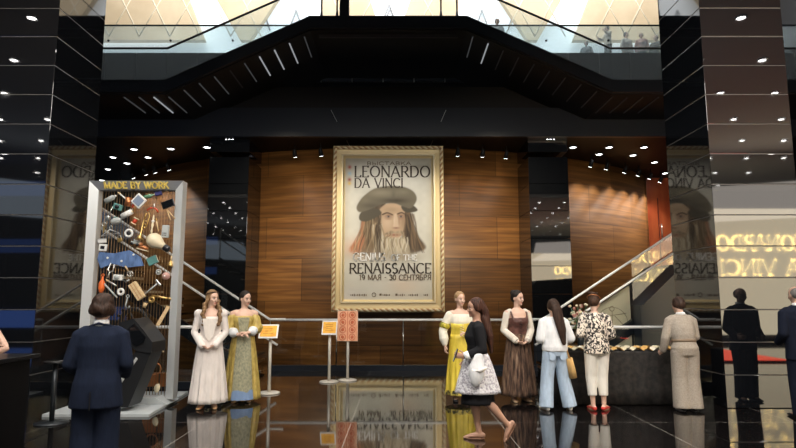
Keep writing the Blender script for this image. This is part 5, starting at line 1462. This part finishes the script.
# ---------------------------------------------------------------- 3. gold gown
def gold_gown():
    f = Fig('dark haired woman in a gold off shoulder gown with sage front panel', (-2.42, 9.15, 0), 14, 1.69, 0,
            arms={1: ((.20, -.03, 1.07), (.06, -.21, 1.03), (-.8, -.3, .1)), -1: ((-.225, .0, 1.06), (-.05, -.22, 1.0), (.85, -.3, .1))}, yaw=36, pitch=8)
    f.hairm = HAIR['black']; f.body()
    gd = tex_mat('gold_brocade', [(0.3, (0.34, 0.235, 0.045)), (0.7, (0.60, 0.45, 0.13))], (26, 26, 12), rough=0.5, bump=0.4)
    sage = tex_mat('sage_brocade', [(0.35, (0.20, 0.20, 0.13)), (0.65, (0.36, 0.34, 0.22))], (40, 40, 30), rough=0.65, bump=0.3)
    b = MB(); b.tube([(0, .006, .95), (0, 0, 1.03), (0, -.004, 1.11), (0, -.012, 1.20), (0, -.004, 1.265)], [(.162, .128), (.138, .112), (.138, .114), (.166, .146), (.172, .12)], 26)
    for sg in (1, -1):
        sh = f.sh[sg]; el, wr, d = f.arm[sg]
        b.tube([sh + Vector((-sg * .01, 0, -.045)), sh * .7 + el * .3, sh * .35 + el * .65, el + Vector((sg * .01, .0, .01))], [(.060, .06), (.066, .065), (.074, .072), (.07, .07)], 16, cap='round')
        b.tube([el, el * .75 + wr * .25], [.072, .06], 14, cap='round')
        b.ell(el + Vector((sg * .012, .0, .03)), (.078, .074, .064))
    bo = f.part('bodice', b, gd, .011, 2)
    for sg in (1, -1):
        pf = MB(); el, wr, d = f.arm[sg]; pf.tube([el * .72 + wr * .28, el * .5 + wr * .5, el * .3 + wr * .7], [.062, .078, .042], 14, cap='round')
        f.part('sleeve_puff', pf, M['white_shirt'], .010, 2)
    st = MB(); st.prism([(-.085, 1.255), (.085, 1.255), (.06, 1.05), (.03, .96), (-.03, .96), (-.06, 1.05)], -.158, -.12); f.part('stomacher', st, sage, None, parent=bo)
    gs = f.skirt(1.02, .05, (.148, .12), (.275, .245), 15, .05, .7); so = f.part('skirt', gs, gd)
    p = f.skirt(1.01, .065, (.155, .125), (.275, .25), 8, .012, .7, (-.50, .62), .012); po = f.part('front_panel', p, sage)
    hb = f.skirt(.20, .06, (.268, .236), (.292, .262), 8, .012, 1, (-.50, .62), .012); f.part('hem_band', hb, cloth('dusty_blue_satin', (0.17, 0.25, 0.40), 0.1, 20, 0.2, 0.5), None, parent=po)
    f.shoes(mat('beige_leather', (0.55, 0.38, 0.24), 0.5), mat('brown_sole', (0.08, 0.04, 0.02), 0.6))
    h = f.hair_cap(tight=True); h.ell((0, .10, 1.55), (.05, .04, .05), seg=12, ring=8); h.xf(f.HM); f.part('hair', h, f.hairm, .010, 2)
gold_gown()

# ---------------------------------------------------------------- 4. walking woman
def walker():
    Y = 6.75
    f = Fig('woman with long brown hair walking past in a black top and white lace overskirt', (P(478, 420, Y).x, Y, 0), -90, 1.585, 1,
            arms={1: ((.20, .04, 1.06), (.18, -.16, .98), (-.1, -1, .1)), -1: ((-.21, .10, 1.06), (-.20, -.08, .90), (.1, -.7, -.5))},
            legs={1: ((.07, .08, .46), (.06, .34, .185), (.06, -.52, -.80)), -1: ((-.065, -.055, .47), (-.06, .02, .075), (-.1, -1, 0))}, yaw=12, pitch=6)
    f.hairm = HAIR['auburn']; f.body(bare_feet=True)
    bk = cloth('black_jersey', (0.012, 0.012, 0.014), 0.2, 20, 0.3)
    t = MB(); t.tube([(0, .012, .88), (0, .006, .98), (0, 0, 1.10), (0, -.008, 1.20), (0, 0, 1.30), (0, .008, 1.365)], [(.176, .138), (.15, .122), (.142, .116), (.166, .142), (.166, .108), (.10, .075)], 24)
    for sg in (1, -1): f.sleeve(t, sg, (.066, .058, .046), .9)
    to = f.part('top', t, bk, .011, 3)
    cu = MB(); el, wr, d = f.arm[1]; cu.tube([wr - (wr - el).normalized() * .05, wr + (wr - el).normalized() * .01], [.05, .05], 12); f.part('cuff', cu, M['white_shirt'], None, parent=to)
    lace = tex_mat('white_lilac_lace', [(0.35, (0.42, 0.40, 0.45)), (0.55, (0.72, 0.71, 0.73))], (38, 38, 38), kind='voronoi', rough=0.8, bump=0.4)
    ov = f.skirt(1.0, .545, (.16, .125), (.215, .275), 9, .03, .8); f.part('overskirt', ov, lace)
    us = f.skirt(.92, .415, (.165, .13), (.165, .20), 7, .02, .8); f.part('skirt', us, bk)
    brn = mat('brown_sandal', (0.20, 0.10, 0.055), 0.5)
    for sg in (1, -1):
        kn, an, td = f.leg[sg]; td = td.normalized(); up = f.footup(sg); sd = td.cross(up); q = MB(); pts = []
        for i in range(24):
            a = 2 * math.pi * i / 24; c = math.cos(a); pts.append(an + td * (.062 + .125 * c) + sd * (.036 + .008 * max(0, c)) * math.sin(a))
        q.rings([[p - up * .066 for p in pts], [p - up * .078 for p in pts]]); so = f.part('sandal', q, brn)
        st = MB(); st.tube([an + td * .10 - up * .068 + sd * .042, an + td * .085 - up * .022, an + td * .10 - up * .068 - sd * .042], [(.008, .003)] * 3, 6); st.tube([an - td * .02 - up * .066 + sd * .034, an - td * .055 - up * .01, an - td * .02 - up * .066 - sd * .034], [.005] * 3, 6); f.part('strap', st, brn, None, parent=so)
    h = long_hair(f, 1.06, .085, .085, 0, (0, .03)); h.xf(f.HM); h.tube([(0, .10, 1.40), (.03, .15, 1.2), (.02, .17, 1.02)], [(.075, .05), (.07, .05), (.03, .02)], 12, cap='round'); ho = f.part('hair', h, f.hairm, .010, 2)
    cl = MB(); cl.tube([(-.055, -.01, 1.615), (-.085, .03, 1.60)], [(.018, .012), (.014, .01)], 10, cap='round'); cl.xf(f.HM); f.part('hair_clip', cl, mat('pearl_clip', (0.85, 0.84, 0.80), 0.3), None, parent=ho)
    # white soft bag on the near hip: rests against her, its own thing
    loc = f.root.location
    bag = empty('shoulder_bag', (loc.x - 0.03, Y - 0.225, 0.80), 'white soft bag on the hip of the walking woman', 'bag')
    m = MB(); m.tube([(-.02, .0, -.13), (-.01, -.01, -.06), (0, 0, .04), (.02, .0, .13)], [(.055, .035), (.09, .05), (.085, .04), (.055, .02)], 16, cap='round'); m.build('body', M['white_shirt'], bag)
    m = MB(); m.tube([(.05, 0, .12), (.07, .05, .30), (.02, .10, .46)], [(.02, .008)] * 3, 8); m.build('strap', M['white_shirt'], bag)
    m = MB(); m.tube([(-.05, -.03, .0), (.02, -.06, -.01), (.09, -.03, .02)], [.018] * 3, 8, cap='round'); m.build('fold', M['sign_white'], bag)
    # phone in the forward hand
    w = f.root.matrix_world
    ph = MB(); ph.box((0, 0, 0), (.01, .075, .15), bevel=.003); ph.box((-.0055, 0, 0), (.002, .066, .138), mi=1)
    R = Matrix.Rotation(rad(-90), 3, 'Z'); q = R @ (Vector((.145, -.27, .99)) * f.k)
    o = ph.build('mobile_phone', [M['black'], HM['slate']]); o.location = loc + q; o.rotation_euler = (0, rad(20), 0); tag(o, 'dark mobile phone held by the walking woman', 'phone')
walker()

# ---------------------------------------------------------------- 5. yellow gown
def yellow_gown():
    f = Fig('blonde woman in a yellow gown with white off shoulder blouse', (P(461, 396, 9.25).x, 9.25, 0), 6, 1.68, 0,
            arms={1: ((.24, -.02, 1.07), (.08, -.19, 1.02), (-.8, -.3, .1)), -1: ((-.27, .02, 1.05), (-.25, -.05, .84), (0, -.2, -1))}, yaw=14, pitch=3)
    f.hairm = HAIR['blonde']; f.body()
    yl = tex_mat('yellow_satin', [(0.3, (0.50, 0.37, 0.03)), (0.7, (0.74, 0.58, 0.07))], (14, 14, 5), rough=0.45, bump=0.4)
    wb = cloth('cream_blouse', (0.70, 0.66, 0.56), 0.07, 20, 0.4)
    t = MB(); t.tube([(0, -.004, 1.08), (0, -.012, 1.19), (0, -.004, 1.265), (0, .0, 1.30)], [(.142, .116), (.166, .144), (.172, .122), (.165, .1)], 24)
    for sg in (1, -1):
        sh = f.sh[sg]; el, wr, d = f.arm[sg]
        t.tube([sh + Vector((0, 0, -.02)), sh * .5 + el * .5, el], [.066, .07, .066], 14, cap='round'); t.tube([el, el * .4 + wr * .6, el * .1 + wr * .9], [.066, .074, .045], 14, cap='round')
    f.part('blouse', t, wb, .011, 2)
    b = MB(); b.tube([(0, .006, .94), (0, 0, 1.02), (0, -.004, 1.10), (0, -.014, 1.18)], [(.168, .132), (.146, .120), (.146, .122), (.168, .148)], 24); bo = f.part('bodice', b, yl)
    olive = tex_mat('olive_yellow_stripe', [(0.4, (0.10, 0.10, 0.015)), (0.6, (0.62, 0.52, 0.05))], (22, 22, 22), rough=0.5)
    for sg in (1, -1):
        pf = MB(); sh = f.sh[sg]; el, wr, d = f.arm[sg]; q = sh * .32 + el * .68; pf.ell(q, (.088, .085, .075)); 
        f.part('sleeve_puff', pf, olive, .012, 2)
    lc = MB()
    for i in range(6): lc.tube([(-.03, -.152 + .004 * i, 1.16 - .035 * i), (.03, -.152 + .004 * i, 1.145 - .035 * i)], .004, 6)
    f.part('lacing', lc, wb, None, parent=bo)
    so = f.part('skirt', f.skirt(1.0, .11, (.152, .124), (.235, .21), 12, .05, .8), yl)
    hm = f.skirt(.17, .10, (.232, .207), (.238, .214), 12, .05, 1, None, .006); f.part('hem_band', hm, tex_mat('black_gold_trim', [(0.4, (0.03, 0.03, 0.01)), (0.55, (0.45, 0.35, 0.06))], (24, 24, 24), rough=0.6), None, parent=so)
    f.shoes(M['black'], M['black'])
    h = f.hair_cap(tight=True); h.ell((0, .10, 1.58), (.045, .035, .045), seg=12, ring=8); h.xf(f.HM); f.part('hair', h, f.hairm, .010, 2)
yellow_gown()

# ---------------------------------------------------------------- 6. brown corset
def brown_dress():
    f = Fig('dark haired woman in a brown corset dress with cream sleeves, hands folded', (P(519.5, 401, 9.2).x, 9.2, 0), 10, 1.70, 0,
            arms={1: ((.215, .0, 1.05), (.08, -.18, .90), (-.75, -.3, -.35)), -1: ((-.222, .0, 1.05), (-.09, -.185, .895), (.75, -.3, -.35))}, yaw=30, pitch=5)
    f.hairm = HAIR['black']; f.body()
    wb = cloth('cream_muslin', (0.68, 0.62, 0.53), 0.07, 20, 0.4)
    lt = tex_mat('brown_leather', [(0.3, (0.065, 0.024, 0.018)), (0.7, (0.14, 0.055, 0.04))], (20, 20, 20), rough=0.5, bump=0.3)
    fur = tex_mat('striped_brown_fur', [(0.35, (0.022, 0.012, 0.008)), (0.55, (0.12, 0.065, 0.04)), (0.75, (0.33, 0.22, 0.14))], (34, 34, 4), detail=5, rough=0.9, bump=0.5)
    for sg in (1, -1):
        t = MB(); f.sleeve(t, sg, (.055, .054, .052), .92); f.part('sleeve', t, wb, .011, 2)
    b = MB(); b.tube([(0, .008, .93), (0, 0, 1.02), (0, -.004, 1.10), (0, -.012, 1.18), (0, -.008, 1.235)], [(.176, .14), (.146, .118), (.144, .118), (.168, .148), (.168, .135)], 24)
    for sg in (1, -1): b.tube([(sg * .11, -.115, 1.22), (sg * .125, -.07, 1.32), (sg * .12, .02, 1.365), (sg * .11, .09, 1.25)], [(.02, .01)] * 4, 8, cap='round')
    bo = f.part('corset', b, lt, .010, 2)
    lc = MB()
    for i in range(7): lc.tube([(-.022, -.156 + .003 * i, 1.19 - .035 * i), (.022, -.156 + .003 * i, 1.178 - .035 * i)], .004, 6)
    f.part('lacing', lc, M['black'], None, parent=bo)
    for sg in (1, -1):
        cf = MB(); el, wr, d = f.arm[sg]; q = (wr - el).normalized(); cf.tube([wr - q * .07, wr + q * .005], [.052, .044], 14)
        f.part('cuff', cf, lt)
    f.part('skirt', f.skirt(1.0, .09, (.155, .125), (.262, .235), 17, .05, .7), fur)
    f.shoes(mat('tan_shoe', (0.50, 0.34, 0.20), 0.5), mat('brown_sole_b', (0.1, 0.06, 0.03), 0.6))
    h = f.hair_cap(tight=True); h.ell((0, .09, 1.61), (.055, .045, .05), seg=12, ring=8); h.xf(f.HM); f.part('hair', h, f.hairm, .010, 2)
brown_dress()

# ---------------------------------------------------------------- 7. white blouse and jeans, back turned
def jeans():
    Y = 8.5
    f = Fig('woman with long dark hair in a white blouse and pale wide jeans, back turned', (P(556.5, 410, Y).x, Y, 0), 186, 1.565, 2,
            arms={1: ((.225, .02, 1.06), (.16, -.20, 1.02), (-.3, -1, .1)), -1: ((-.25, .03, 1.06), (-.22, -.16, .98), (.2, -1, -.1))},
            legs={1: ((.125, -.01, .47), (.165, .02, .075), (.15, -1, 0)), -1: ((-.13, -.01, .47), (-.20, .03, .075), (-.25, -1, 0))}, yaw=6, pitch=5)
    f.hairm = HAIR['darkbrown']; f.body()
    t = MB(); t.tube([(0, .018, .87), (0, .018, .93), (0, .006, 1.05), (0, 0, 1.16), (0, 0, 1.26), (0, .006, 1.33), (0, .012, 1.39)], [(.195, .15), (.20, .156), (.182, .148), (.182, .15), (.178, .134), (.155, .105), (.075, .065)], 26)
    for sg in (1, -1): f.sleeve(t, sg, (.072, .072, .056), .9)
    f.part('blouse', t, M['white_shirt'], .012, 3)
    jm = cloth('pale_denim', (0.40, 0.50, 0.62), 0.12, 26, 0.3)
    j = MB(); f.trouser(j, 1.0, (.15, .12), .108, .098, .108, .045, (.19, .142)); jo = f.part('jeans', j, jm, .012, 3)
    for sg in (1, -1):
        pk = MB(); pk.prism([(sg * .085 - .05, .855), (sg * .085 + .05, .855), (sg * .085 + .045, .76), (sg * .085, .74), (sg * .085 - .045, .76)], .118, .137)
        f.part('back_pocket', pk, jm, None, parent=jo)
    f.shoes(M['sign_white'], mat('tan_sole', (0.45, 0.33, 0.2), 0.6))
    h = long_hair(f, .99, .10, .082, -.02, (-.05, .02)); h.xf(f.HM); f.part('hair', h, f.hairm, .010, 2)
    # tan canvas tote hanging from the crook of the arm
    p = P(570.5, 363, Y - 0.05); b = empty('tote_bag', (p.x, Y - 0.02, p.z - 0.05), 'tan canvas tote hanging beside the pale jeans', 'bag')
    tm = cloth('tan_canvas', (0.50, 0.31, 0.12), 0.15, 22, 0.3)
    m = MB(); m.tube([(0, 0, -.16), (0, 0, -.06), (0, 0, .12)], [(.055, .11), (.06, .13), (.055, .12)], 16, cap='flat'); m.xf(Matrix.Rotation(rad(-12), 4, 'Y')); m.build('body', tm, b)
    for y in (-.07, .07):
        m = MB(); m.tube([(-.02, y, .10), (-.06, y * .8, .26), (-.10, 0, .40)], [(.012, .004)] * 3, 6); m.build('handle', tm, b)
jeans()

# ---------------------------------------------------------------- 8. leopard blouse
def leopard():
    Y = 8.5
    f = Fig('woman in a black and white animal print blouse and white cropped trousers', (P(599, 410, Y).x, Y, 0), 178, 1.64, 0,
            arms={1: ((.23, .02, 1.07), (.15, -.22, 1.06), (-.6, -.8, .1)), -1: ((-.23, .02, 1.06), (-.17, -.22, .98), (.2, -1, 0))},
            legs={1: ((.09, -.015, .47), (.085, .02, .075), (.1, -1, 0)), -1: ((-.075, -.015, .47), (-.07, .02, .075), (-.55, -.8, 0))}, yaw=-30, pitch=14, bend=4)
    f.hairm = HAIR['brown']; f.body()
    lp = tex_mat('animal_print', [(0.47, (0.74, 0.66, 0.56)), (0.49, (0.016, 0.013, 0.012))], (30, 30, 22), detail=1.5, rough=0.7, interp='CONSTANT', dist=1.2)
    t = MB(); t.tube([(0, .014, .80), (0, .016, .90), (0, .006, 1.03), (0, 0, 1.14), (0, -.004, 1.22), (0, .004, 1.32), (0, .012, 1.385)], [(.190, .146), (.184, .142), (.166, .130), (.172, .138), (.176, .138), (.165, .106), (.072, .064)], 26)
    for sg in (1, -1): f.sleeve(t, sg, (.066, .060, .052), .85)
    f.part('blouse', t, lp, .011, 3)
    j = MB(); f.trouser(j, 1.0, (.15, .12), .100, .078, .064, .20, (.178, .134)); f.part('trousers', j, cloth('white_denim', (0.74, 0.71, 0.64), 0.07, 24, 0.3), .011, 3)
    rd = mat('red_leather', (0.55, 0.04, 0.03), 0.4)
    f.shoes(rd, mat('tan_cork', (0.5, 0.34, 0.2), 0.6), name='sandal')
    h = f.hair_cap(tight=True, vol=1.04); h.ell((0, .06, 1.635), (.055, .06, .04), seg=12, ring=8); h.ell((-.02, .02, 1.665), (.05, .035, .022), (0, .3, 0), 12, 8)
    for a in (-.5, .2, .8, 1.4): h.tube([(0, .07, 1.62), (.05 * math.sin(a * 2), .11, 1.65), (.09 * math.cos(a), .10, 1.675 + .01 * a)], [.022, .016, .006], 8, cap='round')
    h.xf(f.HM); ho = f.part('hair', h, f.hairm, .009, 2)
    gl = MB(); gl.torus((0, .04, 1.60), .092, .006, Matrix.Rotation(rad(12), 3, 'X'), 24, 5); gl.xf(f.HM); f.part('hair_band', gl, HM['copper'], None, parent=ho)
leopard()

# ---------------------------------------------------------------- 9. beige set
def beige():
    Y = 8.45
    f = Fig('short haired woman in a belted beige shirt and wide trousers leaning to the table', (P(688, 409, Y).x, Y, 0), 176, 1.60, 0,
            arms={1: ((.25, -.02, 1.05), (.27, -.12, .84), (.25, -.85, -.3)), -1: ((-.20, -.04, 1.07), (-.12, -.24, .98), (.2, -1, 0))}, yaw=24, pitch=6, bend=9)
    f.hairm = HAIR['darkbrown']; f.body()
    bg = tex_mat('beige_linen', [(0.3, (0.29, 0.25, 0.205)), (0.7, (0.40, 0.35, 0.29))], (60, 60, 60), rough=0.9, bump=0.3)
    t = MB(); t.tube([(0, .014, .86), (0, .016, .94), (0, .008, 1.0), (0, .006, 1.08), (0, 0, 1.18), (0, 0, 1.26), (0, .004, 1.33), (0, .012, 1.40)], [(.190, .15), (.180, .14), (.160, .126), (.178, .152), (.188, .158), (.182, .14), (.165, .110), (.078, .068)], 26)
    for sg in (1, -1): f.sleeve(t, sg, (.070, .062, .052), .88)
    to = f.part('shirt', t, bg, .011, 3)
    b = MB(); b.tube([(0, .010, .978), (0, .008, 1.018)], [(.172, .135), (.172, .135)], 26); f.part('belt', b, mat('brown_belt', (0.20, 0.14, 0.09), 0.5), None, parent=to)
    j = MB(); f.trouser(j, 1.0, (.155, .125), .118, .112, .125, .035, (.198, .158)); f.part('trousers', j, bg, .011, 3)
    c = MB(); c.tube([(0, .016, 1.385), (0, .018, 1.425)], [(.070, .068), (.062, .06)], 18); f.part('collar', c, M['white_shirt'])
    f.shoes(M['black'], M['sign_white'])
    h = f.hair_cap(vol=1.02); h.xf(f.HM); f.part('hair', h, f.hairm, .010, 2)
beige()

# ---------------------------------------------------------------- 10. man in navy suit at the right pillar
def suit_man():
    f = Fig('grey haired man in a dark navy suit facing the glowing pillar at the photo edge', (5.46, 7.95, 0), 180, 1.745, 2, female=False,
            arms={1: ((.225, .03, 1.05), (.19, -.14, .93), (-.3, -1, 0)), -1: ((-.225, .03, 1.05), (-.19, -.14, .93), (.3, -1, 0))}, pitch=4)
    f.hairm = HAIR['grey']; f.body()
    nv = cloth('midnight_wool', (0.006, 0.009, 0.02), 0.15, 30, 0.25)
    j = MB(); j.tube([(0, .018, .72), (0, .02, .86), (0, .01, 1.0), (0, 0, 1.14), (0, 0, 1.25), (0, .005, 1.33), (0, .012, 1.39), (0, .014, 1.41)], [(.195, .15), (.188, .146), (.176, .136), (.182, .14), (.19, .14), (.188, .116), (.11, .082), (.07, .066)], 26)
    for sg in (1, -1): f.sleeve(j, sg, (.068, .060, .048))
    f.part('jacket', j, nv, .012, 3)
    c = MB(); c.tube([(0, .016, 1.39), (0, .016, 1.44)], [(.068, .068), (.06, .062)], 20); f.part('collar', c, M['white_shirt'])
    t = MB(); f.trouser(t, 1.0, (.155, .122), .102, .086, .082, .03, (.182, .138)); f.part('trousers', t, nv, .012, 3)
    f.shoes(M['black'], M['black'])
    h = MB(); h.ell((0, .035, 1.558), (.080, .080, .078), seg=18, ring=12); h.xf(f.HM); f.part('hair', h, f.hairm, .009, 2)
suit_man()

# ---------------------------------------------------------------- 11. woman behind the reception counter
def receptionist():
    f = Fig('woman behind the black counter, only her bare arm in view', (-4.66, 6.40, 0), 30, 1.62, 0,
            arms={1: ((.31, -.10, 1.10), (.34, -.26, 1.06), (-.5, -.8, -.1)), -1: ((-.26, -.05, 1.08), (-.12, -.28, 1.06), (.5, -.8, 0))}, pitch=10)
    f.hairm = HAIR['black']; f.body()
    t = MB(); t.tube([(0, .012, .80), (0, .006, 1.0), (0, 0, 1.12), (0, -.008, 1.20), (0, 0, 1.30)], [(.18, .138), (.15, .12), (.145, .116), (.17, .146), (.168, .108)], 24); f.part('top', t, M['black'])
    j = MB(); f.trouser(j); f.part('trousers', j, M['black'], .012, 3)
    f.shoes(M['black'], M['black'])
    h = f.hair_cap(); h.xf(f.HM); f.part('hair', h, f.hairm, .010, 2)
receptionist()

# ---------------------------------------------------------------- people on the upper floor, seen behind the glass
def upper_person(u, vtop, Y, floor_z, turn, hair, top, label, yaw=0, pitch=0, arms=None):
    p = P(u, vtop, Y); H = p.z - floor_z
    f = Fig(label, (p.x, Y, floor_z), turn, max(1.4, min(1.85, H)), 0, yaw=yaw, pitch=pitch, arms=arms)
    f.hairm = HAIR[hair]; f.body()
    t = MB(); t.tube([(0, .012, .82), (0, .006, 1.0), (0, 0, 1.12), (0, -.008, 1.20), (0, 0, 1.31), (0, .01, 1.38)], [(.19, .145), (.165, .13), (.155, .122), (.178, .15), (.172, .108), (.075, .065)], 20)
    for sg in (1, -1): f.sleeve(t, sg, (.07, .062, .048), .9)
    f.part('top', t, top, .014, 2)
    j = MB(); f.trouser(j); f.part('trousers', j, cloth('slate_trouser_%d' % u, (0.05, 0.05, 0.06), 0.1), .014, 2)
    h = f.hair_cap(); h.xf(f.HM); f.part('hair', h, f.hairm, .012, 2)
    return f
upper_person(497, 15.5, 22.3, 11.05, 0, 'black', M['white_shirt'], 'dark haired person in white behind the bridge glass, near the middle landing')
upper_person(586, 41, 24.0, 11.05, -30, 'black', cloth('grey_jacket', (0.16, 0.18, 0.2), 0.1), 'person in dark grey at the upper parapet, lower than the cream shirted one')
upper_person(607, 26, 22.6, 11.05, -70, 'darkbrown', cloth('cream_shirt', (0.62, 0.55, 0.45), 0.1), 'person in cream leaning at the upper parapet with raised arm', pitch=10, arms={1: ((.20, -.14, 1.18), (.16, -.26, 1.32), (0, -.5, .8)), -1: ((-.2, -.12, 1.12), (-.12, -.33, 1.12), (0, -1, .2))})
upper_person(626, 32, 23.5, 11.05, 20, 'black', cloth('pale_top', (0.55, 0.52, 0.47), 0.1), 'dark haired head at the upper parapet, alone right of the cream shirted person')
upper_person(641, 33, 23.2, 11.05, -20, 'black', cloth('rose_top', (0.50, 0.30, 0.26), 0.1), 'dark haired person in rose at the upper parapet, front one of the pair')
upper_person(645, 29, 24.2, 11.05, 10, 'brown', cloth('sand_top', (0.52, 0.44, 0.34), 0.1), 'person in sand colour at the upper parapet, rear one of the pair')
upper_person(655, 25.5, 23.8, 11.05, -40, 'black', M['black'], 'person in black at the upper parapet, next to the right pillar')
